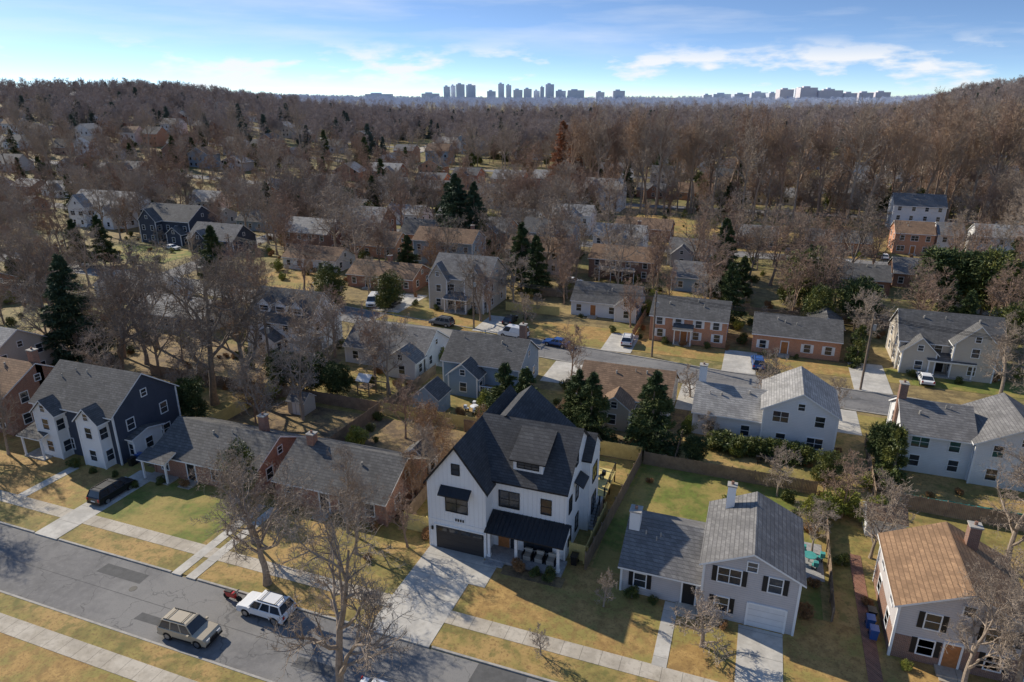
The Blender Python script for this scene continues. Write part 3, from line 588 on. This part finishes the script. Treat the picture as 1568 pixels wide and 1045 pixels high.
def T(name,me,x,y,h,sx=1,rot=None):
    TP.append((x,y)); o=bpy.data.objects.new(name,me); s=h/me['zm']; o.scale=(s*sx,s*sx,s); o.location=(x,y,terr(x,y)); o.rotation_euler=(0,0,R.uniform(0,6.28) if rot is None else rot); return link(o)
BT='bare_tree'
for q in [(NEAR[0],-22.6,28.7,18.5,.95),(NEAR[1],-36.5,38.3,14.5,1.15),(NEAR[2],-67.2,65.9,23.5,1.05),(NEAR[2],-63.6,68.2,20,.95),(NEAR[0],-34,47,10,.8),(NEAR[1],-79.5,38.2,15.5,1),(NEAR[0],-90,38,17,1),(NEAR[1],-88,46,15,1),(NEAR[0],-80,46.5,10,.8),(NEAR[1],-41.5,42.5,9,.9),(NEAR[2],-84,34.9,14,.9),
 (NEAR[0],17.2,45.6,11,.9),(NEAR[1],20.6,46.5,13,1),(NEAR[1],27,59,15,1),(NEAR[2],31,76,17,1),(NEAR[0],34,104,13,1),(NEAR[0],24,62,13,1),(NEAR[1],-31.5,44.5,9,.9),(NEAR[1],33,89,13,1),
 (MID[0],-55,61,12),(MID[1],-50,79,13),(MID[2],-46.5,77,12),(MID[1],-38,66,9),(MID[3],-27.5,47,7),(MID[0],-30.5,55,9),(MID[2],8,59,6),(MID[0],3,90,9),(MID[1],-20,118,10),(MID[3],-45.5,113,11),(MID[4],-47,112,13),(MID[2],18,118,11),(MID[0],12,90,6),
 (MID[2],-62,80,14),(MID[0],-57,77,13),(MID[4],-88,74,18),(MID[2],-53,66,12),(MID[1],-24,92,9),(MID[0],-92,80,19),(NEAR[2],-84,66,19),(NEAR[2],-110,76,20),(MID[2],5,68,6),(MID[0],13,60,9),(MID[1],11,66,8)]:
    T(BT,q[0],q[1],q[2],q[3],q[4] if len(q)>4 else 1)
for x,y,h in [(-32,62,8),(-29,58,7),(-27,66,6),(-34,64,7),(-58,63,7),(-30,53,6)]: T('dry_leaf_tree',DRY,x,y,h)
T('dogwood_tree',DOG,-.4,43.9,5.4,1.1); T('dogwood_tree',DOG,-8.5,45.5,4,.6); T('dogwood_tree',DOG,-11.8,38.8,3,.7)
T('spruce_tree',PINE[1],-97.3,70.2,18); T('pine_tree',PINE[0],-9.2,73.4,10.5); T('pine_tree',PINE[0],-16.4,72.8,9.5); T('pine_tree',PINE[0],-18.5,74.2,9); T('pine_tree',PINE[0],-25,73.6,8.5,1.1); T('pine_tree',PINE[0],-28,74.3,8.5,1.1)
T('evergreen_tree',MAG[1],-61,72.5,6.5); T('evergreen_tree',MAG[1],-56.5,72.8,6.5); T('evergreen_tree',MAG[1],-52.5,73.2,5.5); T('magnolia_tree',MAG[0],-67.3,113.6,8); T('magnolia_tree',MAG[0],-80,112,9); T('evergreen_tree',MAG[1],-65.9,60.3,6.5); T('evergreen_tree',MAG[0],-47.2,47.8,7.5,.65)
T('evergreen_tree',MAG[1],16,78,6.2,.8); T('evergreen_tree',MAG[1],-4,72,3.6); T('cedar_tree',CED,16.7,75,7); T('evergreen_tree',MAG[0],10,72.8,4.2)
for i in range(9): T('hedge',SHR[0],-2+i*1.25,76.5+R.uniform(-.4,.4),2.4,1.4)
for i in range(6): T('shrub',SHR[1],8.5+i*1.2,67.5+R.uniform(-2.5,2),R.uniform(2,3.6),1)
for m_,x,y,h,sx,n in [(MAG[0],10,142,13,1,'evergreen_tree'),(MAG[0],42,149,14,1.1,'evergreen_tree'),(MAG[1],35.8,150,13,1.2,'evergreen_tree'),(MAG[0],49,146,13,1.1,'evergreen_tree'),(CED,16.6,111.6,7,1,'cedar_tree'),(PINE[2],-43,133,13,1,'pine_tree'),(PINE[2],-47,135,15,1,'pine_tree'),(PINE[1],-76,165.8,21,1.1,'pine_tree'),(PINE[1],-71,166,19,1,'pine_tree'),(PINE[1],-80,170,18,1,'pine_tree'),(PINE[2],-6,143,12,1,'pine_tree'),(PINE[2],-2,141,10,1,'pine_tree'),(MAG[0],12,128,9,1,'evergreen_tree'),(MAG[1],18,130,10,1,'evergreen_tree'),(PINE[2],-150,120,13,1,'pine_tree'),(PINE[2],-156,118,12,1,'pine_tree'),(MAG[0],40,126,9,1,'evergreen_tree')]: T(n,m_,x,y,h,sx)
T('bald_cypress_tree',CYP,-79,278,30,1); T('bald_cypress_tree',CYP,-72,272,26,1)
for i in range(50):
    x=-74+i*2.9+R.uniform(-2,2); T('tall_bare_tree',TALL[i%3],x,250+R.uniform(-6,22),R.uniform(31,40),R.uniform(.7,.9))
for i in range(12):
    X=186+i*6.5+R.uniform(-3,3); Y=322+R.uniform(-15,20); T('tall_bare_tree',TALL[i%3],X*C20-Y*S20,X*S20+Y*C20,R.uniform(33,41),1.0)
for x,y,k in [(-13.6,47.2,0),(-15,47.2,0),(-16.6,47.2,2),(-6.5,47.4,0),(-4.8,47.4,0),(-60,46,0),(-58,47.6,0),(-55,48,2),(-70,47,0),(-67,46.8,0),(-64,47.2,0),(-26.5,49,2),(1,46.5,2),(7,50,2),(8,54,2),(14,46.8,1),(12,53,2),(-30,44,2),(8,62,2),(10.5,58,0),(3,111,0),(8,111.4,0),(-13,111.4,0),(-6,111.4,0),(24,109.5,0),(30,109,0),(-58,115.5,0),(-50,115,0),(-30,120.6,0),(-42,80.5,0),(-33,78.8,0),(-8,66,2),(6,67.5,0),(-18,68.5,2),(-24,68,2),(-35,62,2),(-41,64,0),(-75,61,0),(-32,48.5,2),(-36,48.3,0),(-41,48.2,0),(-49,48.5,0),(-30.5,52,2),(-30.3,58,2)]:
    T('shrub',SHR[k],x,y,R.uniform(.8,1.6))
def streets_ok(x,y): return not(28<y<41.5) and not abs(y-(102-.12*(x+33)))<7 and not abs(y-187)<6 and y>36
def clear(x,y,m=1.6): return not any(a-m<x<c+m and b-m<y<d+m for a,b,c,d in HB)
def clear2(x,y): return not any(a<x<c and b<y<d for a,b,c,d in HC)
n=0; tries=0
while n<330 and tries<12000:
    tries+=1
    Y=45+ (R.random()**.7)*215; X=R.uniform(-.82,.82)*Y; x=X*C20-Y*S20; y=X*S20+Y*C20
    if y<44 or not streets_ok(x,y) or not clear(x,y) or not clear2(x,y): continue
    if -64<x<40 and y<80: continue
    if -50<x<45 and 86<y<122: continue
    if any((x-a)**2+(y-b)**2<(20 if Y<140 else 12) for a,b in TP): continue
    n+=1; q=R.random()
    if q<.78: T(BT,R.choice(MID),x,y,R.uniform(9,18) if Y<150 else R.uniform(11,20),R.uniform(.8,1.1))
    elif q<.84: T('dry_leaf_tree',DRY,x,y,R.uniform(7,12))
    elif q<.92: T('evergreen_tree',R.choice(MAG),x,y,R.uniform(4,9),R.uniform(.8,1.1))
    else: T('pine_tree',R.choice((PINE[0],PINE[2])),x,y,R.uniform(8,15))
def proto_coll(name,items):
    c=bpy.data.collections.new(name)
    for nm,me,s in items:
        o=bpy.data.objects.new(nm,me); o.scale=(s,s,s); c.objects.link(o)
    return c
def scatter(name,pts,coll,smin,smax,seed):
    me=bpy.data.meshes.new(name); me.from_pydata(pts,[],[]); o=link(bpy.data.objects.new(name,me))
    ng=bpy.data.node_groups.new(name+'_nodes','GeometryNodeTree')
    ng.interface.new_socket('Geometry',in_out='INPUT',socket_type='NodeSocketGeometry'); ng.interface.new_socket('Geometry',in_out='OUTPUT',socket_type='NodeSocketGeometry')
    N=ng.nodes; gi=N.new('NodeGroupInput'); go=N.new('NodeGroupOutput'); ip=N.new('GeometryNodeInstanceOnPoints'); ci=N.new('GeometryNodeCollectionInfo')
    ci.inputs['Collection'].default_value=coll; ci.inputs['Separate Children'].default_value=True; ci.inputs['Reset Children'].default_value=True
    rv=N.new('FunctionNodeRandomValue'); rv.data_type='FLOAT_VECTOR'; rv.inputs[0].default_value=(0,0,0); rv.inputs[1].default_value=(.06,.06,6.283); rv.inputs['Seed'].default_value=seed
    rs=N.new('FunctionNodeRandomValue'); rs.data_type='FLOAT'; rs.inputs[2].default_value=smin; rs.inputs[3].default_value=smax; rs.inputs['Seed'].default_value=seed+1
    ip.inputs['Pick Instance'].default_value=True
    L=ng.links; L.new(gi.outputs[0],ip.inputs['Points']); L.new(ci.outputs[0],ip.inputs['Instance']); L.new(rv.outputs[0],ip.inputs['Rotation']); L.new(rs.outputs[1],ip.inputs['Scale']); L.new(ip.outputs[0],go.inputs[0])
    md=o.modifiers.new('scatter','NODES'); md.node_group=ng; return o
ever=conifer('far_pine_mesh',31,14,3.6,2500,.8,'pine',.7); everb=bushy('far_evergreen_mesh',32,9,3.5,2200,.6,'leaf',12)
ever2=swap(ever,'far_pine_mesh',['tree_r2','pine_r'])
F2=[swap(m_,'far_tree_mesh',['tree_r2']) for m_ in FAR]; F3=[swap(m_,'far_tree_mesh',['tree_r3']) for m_ in FAR]; F4=[swap(m_,'far_tree_mesh',['tree_r4']) for m_ in FAR]  # same trees recoloured with painted haze, one set per distance ring
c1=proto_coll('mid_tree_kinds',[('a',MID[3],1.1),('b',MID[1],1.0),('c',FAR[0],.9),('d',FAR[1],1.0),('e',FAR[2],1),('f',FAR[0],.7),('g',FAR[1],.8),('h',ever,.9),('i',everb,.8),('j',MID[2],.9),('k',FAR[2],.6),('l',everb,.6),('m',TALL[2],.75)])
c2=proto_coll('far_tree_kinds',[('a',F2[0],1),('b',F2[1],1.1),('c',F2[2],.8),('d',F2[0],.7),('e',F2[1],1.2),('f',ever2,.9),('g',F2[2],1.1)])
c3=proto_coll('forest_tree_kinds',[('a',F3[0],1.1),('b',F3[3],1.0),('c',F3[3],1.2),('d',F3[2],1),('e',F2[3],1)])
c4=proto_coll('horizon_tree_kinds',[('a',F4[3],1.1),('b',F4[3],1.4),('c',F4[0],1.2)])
def dens(x,y): return .5+.5*math.sin(x*.021+1)*math.sin(y*.027)
p1=[];p1b=[]
while len(p1)+len(p1b)<3900:
    Y=math.sqrt(R.uniform(225**2,760**2)); X=R.uniform(-.83,.83)*Y; x=X*C20-Y*S20; y=X*S20+Y*C20
    if any(abs(y-s)<7 for s in (262,345,430)) or (abs(x+219+(y-430)*.16)<9 and y>340): continue
    if R.random()>dens(x,y)+(.15 if Y<400 else .35): continue
    if not clear(x,y,.5 if Y<430 else 0) or not clear2(x,y): continue
    (p1 if Y<430 else p1b).append((x,y,terr(x,y)-.2))
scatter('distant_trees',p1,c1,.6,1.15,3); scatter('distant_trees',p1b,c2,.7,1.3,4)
p2=[];p2b=[]
for _ in range(7800):
    Y=math.sqrt(R.uniform(740**2,3300**2)); X=R.uniform(-.85,.85)*Y; x=X*C20-Y*S20; y=X*S20+Y*C20
    if Y<1100 and not clear(x,y,0): continue
    (p2 if Y<1400+R.uniform(-350,350) else p2b).append((x,y,terr(x,y)-1))
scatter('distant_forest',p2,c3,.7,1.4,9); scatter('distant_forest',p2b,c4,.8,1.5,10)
sc_c=proto_coll('shrub_kinds',[('a',SHR[0],1),('b',SHR[2],1.1),('c',SHR[1],.7),('d',SHR[2],.7),('e',SHR[0],1.4),('f',DOG,.6)])
p3=[]
while len(p3)<750:
    Y=55+R.random()*200; X=R.uniform(-.82,.82)*Y; x=X*C20-Y*S20; y=X*S20+Y*C20
    if y<58 or not streets_ok(x,y) or not clear(x,y,-.8) or (-60<x<30 and y<71 and R.random()<.6) or (-48<x<45 and 92<y<111): continue
    p3.append((x,y,terr(x,y)))
scatter('shrubs',p3,sc_c,.4,1.3,5)
# ------------------------------------------------ vehicles
def car(name,x,y,ang,kind,pc):
    E=empty(name,(x,y,.01)); E.rotation_euler=(0,0,math.radians(ang)); P=PC[pc]
    L,roof,belt,hood,w=dict(suv=(4.6,1.75,1.08,1.02,.92),sedan=(4.6,1.42,.92,.85,.9),van=(5.3,2.1,1.25,1.1,1.0))[kind]
    xr0,xr1,xf1,xf0=dict(suv=(-L/2+.12,-L/2+.45,.45,1.05),sedan=(-L/2+.55,-1.15,.25,1.0),van=(-L/2+.06,-L/2+.2,1.2,1.85))[kind]
    wr=.36; h0=.32; pts=[(-L/2+.05,h0)]
    for cx in(-L*.3,L*.31):
        for i in range(9): a=math.pi-math.pi*i/8; pts.append((cx+(wr+.07)*math.cos(a),h0+(wr+.07)*math.sin(a)*.95))
    pts+=[(L/2-.05,h0),(L/2,.5),(L/2-.03,hood-.2),(L/2-.25,hood-.05),(xf0,belt-.02),(xr0,belt),(-L/2+.03,belt-.06 if kind!='sedan' else belt-.04),(-L/2,.55)]
    b=MB(); n=len(pts); A=[(p[0],-w,p[1]) for p in pts]; B=[(p[0],w,p[1]) for p in pts]
    b.poly(A,P); b.poly(B[::-1],P)
    for i in range(n): j=(i+1)%n; b.poly([A[j],A[i],B[i],B[j]],P)
    o=b.obj('body',E)
    bm=o.modifiers.new('bevel','BEVEL'); bm.width=.05; bm.segments=2; bm.limit_method='ANGLE'; bm.angle_limit=math.radians(50)
    bmm=bmesh.new(); bmm.from_mesh(o.data); bmesh.ops.remove_doubles(bmm,verts=bmm.verts,dist=.0005); bmesh.ops.recalc_face_normals(bmm,faces=bmm.faces); bmm.to_mesh(o.data); bmm.free()
    c=MB(); wb,wt=w-.06,w-.24
    bt=[(xr0,-wb),(xf0,-wb),(xf0,wb),(xr0,wb)]; tp=[(xr1,-wt),(xf1,-wt),(xf1,wt),(xr1,wt)]
    c.hexa([(p[0],p[1],belt-.04) for p in bt]+[(p[0],p[1],roof-.05) for p in tp],'glass')
    c.hexa([(p[0],p[1],roof-.06) for p in [(xr1-.05,-wt-.03),(xf1+.05,-wt-.03),(xf1+.05,wt+.03),(xr1-.05,wt+.03)]]+[(p[0],p[1],roof) for p in [(xr1+.06,-wt+.06),(xf1-.1,-wt+.06),(xf1-.1,wt-.06),(xr1+.06,wt-.06)]],P)
    def bar(p,q,t):
        p=Vector(p);q=Vector(q); c.hexa([(p.x-t,p.y-.02,p.z),(p.x+t,p.y-.02,p.z),(p.x+t,p.y+.02,p.z),(p.x-t,p.y+.02,p.z),(q.x-t,q.y-.02,q.z),(q.x+t,q.y-.02,q.z),(q.x+t,q.y+.02,q.z),(q.x-t,q.y+.02,q.z)],P)
    for s in(-1,1):
        for f in ((0,.07),(.36,.05),(.68,.05),(1,.05)):
            t=f[0]; a=(xr0+(xf0-xr0)*t,s*wb,belt-.03); q=(xr1+(xf1-xr1)*t,s*wt,roof-.05); bar(a,q,f[1])
        if kind=='van': c.hexa([(xr0,s*wb,belt),(xf0-1.4,s*wb,belt),(xf0-1.4,s*(wb+.02),belt),(xr0,s*(wb+.02),belt),(xr1,s*wt,roof-.06),(xf1-1.2,s*wt,roof-.06),(xf1-1.2,s*(wt+.02),roof-.06),(xr1,s*(wt+.02),roof-.06)],P)
        if kind=='suv': c.box(xr1+.1,s*(wt-.08)-.02,roof,xf1-.2,s*(wt-.08)+.02,roof+.06,'black')
        c.box(xf0-.3,s*(w+.02),belt-.02,xf0-.12,s*(w+.2),belt+.13,P)
    if kind=='suv':
        for xx in (xr1+.4,xf1-.5): c.box(xx,-wt+.08,roof+.05,xx+.04,wt-.08,roof+.08,'black')
    c.obj('cabin',E)
    d=MB()
    for s in(-1,1):
        for cx in(-L*.3,L*.31):
            d.cyl((cx,s*(w-.12),wr),wr,1,.24,18,'tyre'); d.cyl((cx,s*(w+.004),wr),wr*.62,1,.03,12,'rim')
    d.obj('wheels',E)
    l=MB()
    for s in(-1,1):
        l.box(L/2-.06,s*(w-.36)-.18,.68,L/2+.012,s*(w-.36)+.18,.84,'lamp'); l.box(-L/2-.015,s*(w-.16)-.1,.7,-L/2+.05,s*(w-.16)+.1,1.0,'red')
        l.box(-L*.3+.5,s*w-.02,.36,L*.31-.5,s*w+.02,.5,'black')
    l.box(L/2-.05,-w+.5,.5,L/2+.014,w-.5,.8,'black'); l.box(L/2-.08,-w+.04,.34,L/2+.05,w-.04,.48,'black' if kind=='suv' else P); l.box(-L/2-.05,-w+.04,.36,-L/2+.08,w-.04,.52,'black'); l.box(-L/2-.02,-.26,.62,-L/2+.01,.26,.75,'lamp')
    l.obj('lights_and_bumpers',E); return E
car('suv',-38.2,31.3,2,'suv','beige'); car('suv',-34.2,35.4,180,'suv','white'); car('suv',-61,44.2,90,'suv','black'); car('white_car',-20.6,30.9,0,'sedan','white')
car('blue_car',-29.9,104.2,173,'sedan','blue'); car('dark_suv',-52.8,107.4,174,'suv','grey'); car('white_van',-71.5,114.6,-70,'van','white'); car('dark_car',-67.4,115.6,-85,'sedan','black'); car('white_van',-38.2,105.8,172,'van','white')
car('white_car',-18.9,109.4,95,'suv','white'); car('blue_suv',2.2,106,95,'suv','blue'); car('white_car',25.5,108,90,'sedan','white'); car('dark_car',-41.5,113,92,'sedan','black'); car('white_car',20,186,0,'sedan','white'); car('dark_car',-12,189,0,'sedan','black'); car('dark_suv',-96,110.3,172,'suv','grey')
for i,(x,y) in enumerate([(8,194),(31,195),(-20,194.5),(50,196),(-122,111.5),(-150,141),(-195,155),(-60,187),(-80,183),(-38,144),(31,94)]): car(['dark_car','white_car','dark_suv','white_suv'][i%4],x,y,90 if i<5 else 0,['sedan','sedan','suv','suv'][i%4],['black','white','grey','white'][i%4])
E=empty('motorcycle',(-37.9,35.7,.01)); b=MB()
for x in(-.65,.65): b.cyl((x,0,.3),.3,1,.12,14,'tyre')
b.hexa([(-.5,-.15,.4),(.4,-.15,.35),(.4,.15,.35),(-.5,.15,.4),(-.8,-.12,.8),(.2,-.16,.85),(.2,.16,.85),(-.8,.12,.8)],PC['red']); b.box(-.7,-.14,.8,-.05,.14,.9,'black'); b.box(.42,-.35,.95,.5,.35,1.02,'black'); b.box(.5,-.04,.3,.6,.04,1.0,'rim')
b.obj('frame',E)
def bin_(x,y,c):
    b=MB(); b.hexa([(x-.25,y-.3,.1),(x+.25,y-.3,.1),(x+.25,y+.3,.1),(x-.25,y+.3,.1),(x-.3,y-.36,1),(x+.3,y-.36,1),(x+.3,y+.36,1),(x-.3,y+.36,1)],c); b.box(x-.32,y-.4,1,x+.32,y+.38,1.08,c); b.cyl((x,y+.38,.2),.12,0,.6,10,'tyre'); b.obj('wheelie_bin')
for x,y,c in((11.9,50.5,PC['blue']),(12.1,51.5,PC['black']),(12.0,49.3,PC['blue']),(-12.2,50.0,PC['black']),(-64.2,49.6,PC['black']),(-64.2,50.6,PC['blue'])): bin_(x,y,c)
def pole(x,y,h):
    E=empty('utility_pole',(x,y,0)); b=MB(); b.cyl((0,0,h/2),.16,2,h,10,'trunkw'); b.box(-.06,-1.2,h-.9,.06,1.2,h-.75,'trunkw')
    for s in(-1,-.4,.4,1): b.cyl((0,s,h-.66),.05,2,.18,6,'kerb')
    b.cyl((.3,0,h-2.2),.25,2,.8,10,'kerb'); b.obj('mast',E)
PL=[(16.3,101.6,11.7),(-46.5,107.6,10.5),(-110,119,11),(60,97.5,11),(-14,104.6,11),(-150,76,12),(-104,74,12),(-62.5,72.2,11.5)]
for p in PL: pole(*p)
cu=bpy.data.curves.new('power_line','CURVE'); cu.dimensions='3D'; cu.bevel_depth=.03
def wire(a,b,sag):
    s=cu.splines.new('POLY'); s.points.add(12)
    for i in range(13): t=i/12; s.points[i].co=(a[0]*(1-t)+b[0]*t,a[1]*(1-t)+b[1]*t,a[2]*(1-t)+b[2]*t-sag*4*t*(1-t),1)
for o_ in(-1,-.4,.4,1):
    for a,b in((0,4),(4,1),(1,2),(3,0),(5,6),(6,7)): wire((PL[a][0],PL[a][1]+o_,PL[a][2]-.6),(PL[b][0],PL[b][1]+o_,PL[b][2]-.6),.9)
cu.materials.append(M['black']); link(bpy.data.objects.new('power_line',cu))
# ------------------------------------------------ city skyline (own frame, 3 km off)
M['tower']=mat('tower_haze',(.78,.84,.93),(.70,.76,.87),.01,saw=('z',4.0,.4,.08))  # aerial haze painted into the facade as pale blue
M['tower_b']=mat('tower_haze_warm',(.78,.75,.80),(.72,.69,.74),.01,saw=('z',4.0,.4,.08))  # warmer towers, also paled in colour for haze
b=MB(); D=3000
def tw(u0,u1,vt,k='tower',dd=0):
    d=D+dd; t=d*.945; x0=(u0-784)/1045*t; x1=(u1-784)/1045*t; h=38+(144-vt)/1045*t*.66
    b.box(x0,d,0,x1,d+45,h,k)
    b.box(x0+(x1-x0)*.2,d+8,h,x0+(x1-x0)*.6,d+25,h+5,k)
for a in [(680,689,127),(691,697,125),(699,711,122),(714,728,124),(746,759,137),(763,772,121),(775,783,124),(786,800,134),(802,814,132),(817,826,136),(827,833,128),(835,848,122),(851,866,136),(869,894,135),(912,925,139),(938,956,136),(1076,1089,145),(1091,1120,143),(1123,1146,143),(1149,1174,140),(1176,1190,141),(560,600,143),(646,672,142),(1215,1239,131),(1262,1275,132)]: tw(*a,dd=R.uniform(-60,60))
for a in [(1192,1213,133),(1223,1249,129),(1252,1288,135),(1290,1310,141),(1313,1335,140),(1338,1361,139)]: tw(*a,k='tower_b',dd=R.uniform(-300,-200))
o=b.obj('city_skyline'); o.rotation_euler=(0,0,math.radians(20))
# ------------------------------------------------ light : low winter sun from behind-left
el=math.radians(32); sa=math.radians(-19)
d=Vector((math.cos(sa)*math.cos(el),math.sin(sa)*math.cos(el),-math.sin(el)))
s=bpy.data.lights.new('sun','SUN'); s.energy=5.0; s.angle=math.radians(.5); s.color=(1,.91,.76); so=link(bpy.data.objects.new('sun',s)); so.rotation_euler=d.to_track_quat('-Z','Y').to_euler(); so.location=(-50,40,80)
w=bpy.data.worlds.new('World'); sc.world=w; w.use_nodes=True; nt=w.node_tree; N=nt.nodes; L=nt.links; bg=N['Background']; bg.inputs[1].default_value=.15
sky=N.new('ShaderNodeTexSky'); sky.sky_type='NISHITA'; sky.sun_disc=False; sky.sun_elevation=el; sky.sun_rotation=math.atan2(-d.x,-d.y); sky.dust_density=.15; sky.ozone_density=2.0; sky.air_density=1.0
tc=N.new('ShaderNodeTexCoord'); vm=N.new('ShaderNodeVectorMath'); vm.operation='MULTIPLY_ADD'; vm.inputs[1].default_value=(1,1,3.4); vm.inputs[2].default_value=(0,0,.05); L.new(tc.outputs['Generated'],vm.inputs[0])
nm=N.new('ShaderNodeVectorMath'); nm.operation='NORMALIZE'; L.new(vm.outputs[0],nm.inputs[0]); L.new(nm.outputs[0],sky.inputs[0])
def MX(bt,f,a,b_):
    x=N.new('ShaderNodeMix'); x.data_type='RGBA'; x.blend_type=bt
    for k,q in((0,f),(6,a),(7,b_)):
        if isinstance(q,(int,float)): x.inputs[k].default_value=q
        elif isinstance(q,tuple): x.inputs[k].default_value=q
        else: L.new(q,x.inputs[k])
    return x.outputs[2]
def cloud(sv,sc_,lo,hi,z0,z1,z2,z3,amt):
    cv=N.new('ShaderNodeVectorMath'); cv.operation='MULTIPLY'; cv.inputs[1].default_value=sv; L.new(tc.outputs['Generated'],cv.inputs[0])
    cn=N.new('ShaderNodeTexNoise'); cn.inputs['Scale'].default_value=sc_; cn.inputs['Detail'].default_value=9; cn.inputs['Roughness'].default_value=.55; L.new(cv.outputs[0],cn.inputs['Vector'])
    mr=N.new('ShaderNodeMapRange'); mr.inputs[1].default_value=lo; mr.inputs[2].default_value=hi; L.new(cn.outputs['Fac'],mr.inputs[0])
    sp=N.new('ShaderNodeSeparateXYZ'); L.new(tc.outputs['Generated'],sp.inputs[0])
    out=mr.outputs[0]
    for a,b_ in((z0,z1),(z3,z2)):
        m=N.new('ShaderNodeMapRange'); m.inputs[1].default_value=a; m.inputs[2].default_value=b_; L.new(sp.outputs[2],m.inputs[0])
        k=N.new('ShaderNodeMath'); k.operation='MULTIPLY'; L.new(out,k.inputs[0]); L.new(m.outputs[0],k.inputs[1]); out=k.outputs[0]
    k=N.new('ShaderNodeMath'); k.operation='MULTIPLY'; L.new(out,k.inputs[0]); k.inputs[1].default_value=amt; return k.outputs[0]
base=MX('MULTIPLY',1.0,sky.outputs[0],(.98,1.06,1.16,1))
c_=MX('MIX',cloud((3,3,26),1.2,.45,.8,.03,.07,.4,.6,.5),base,(6.0,6.3,6.8,1))
c_=MX('MIX',cloud((9,9,34),1.0,.50,.60,.0,.012,.042,.07,.9),c_,(6.3,6.4,6.6,1))
L.new(c_,bg.inputs[0])
cd=bpy.data.cameras.new('camera'); cd.lens=24; cd.sensor_width=36; cd.clip_end=9000; co=link(bpy.data.objects.new('camera',cd)); co.location=(0,0,40); co.rotation_euler=(math.radians(70.1),0,math.radians(20)); sc.camera=co
sc.view_settings.view_transform='Standard'; sc.view_settings.look='None'; sc.view_settings.exposure=0
print('houses',len(HB),'trees',len(TP))
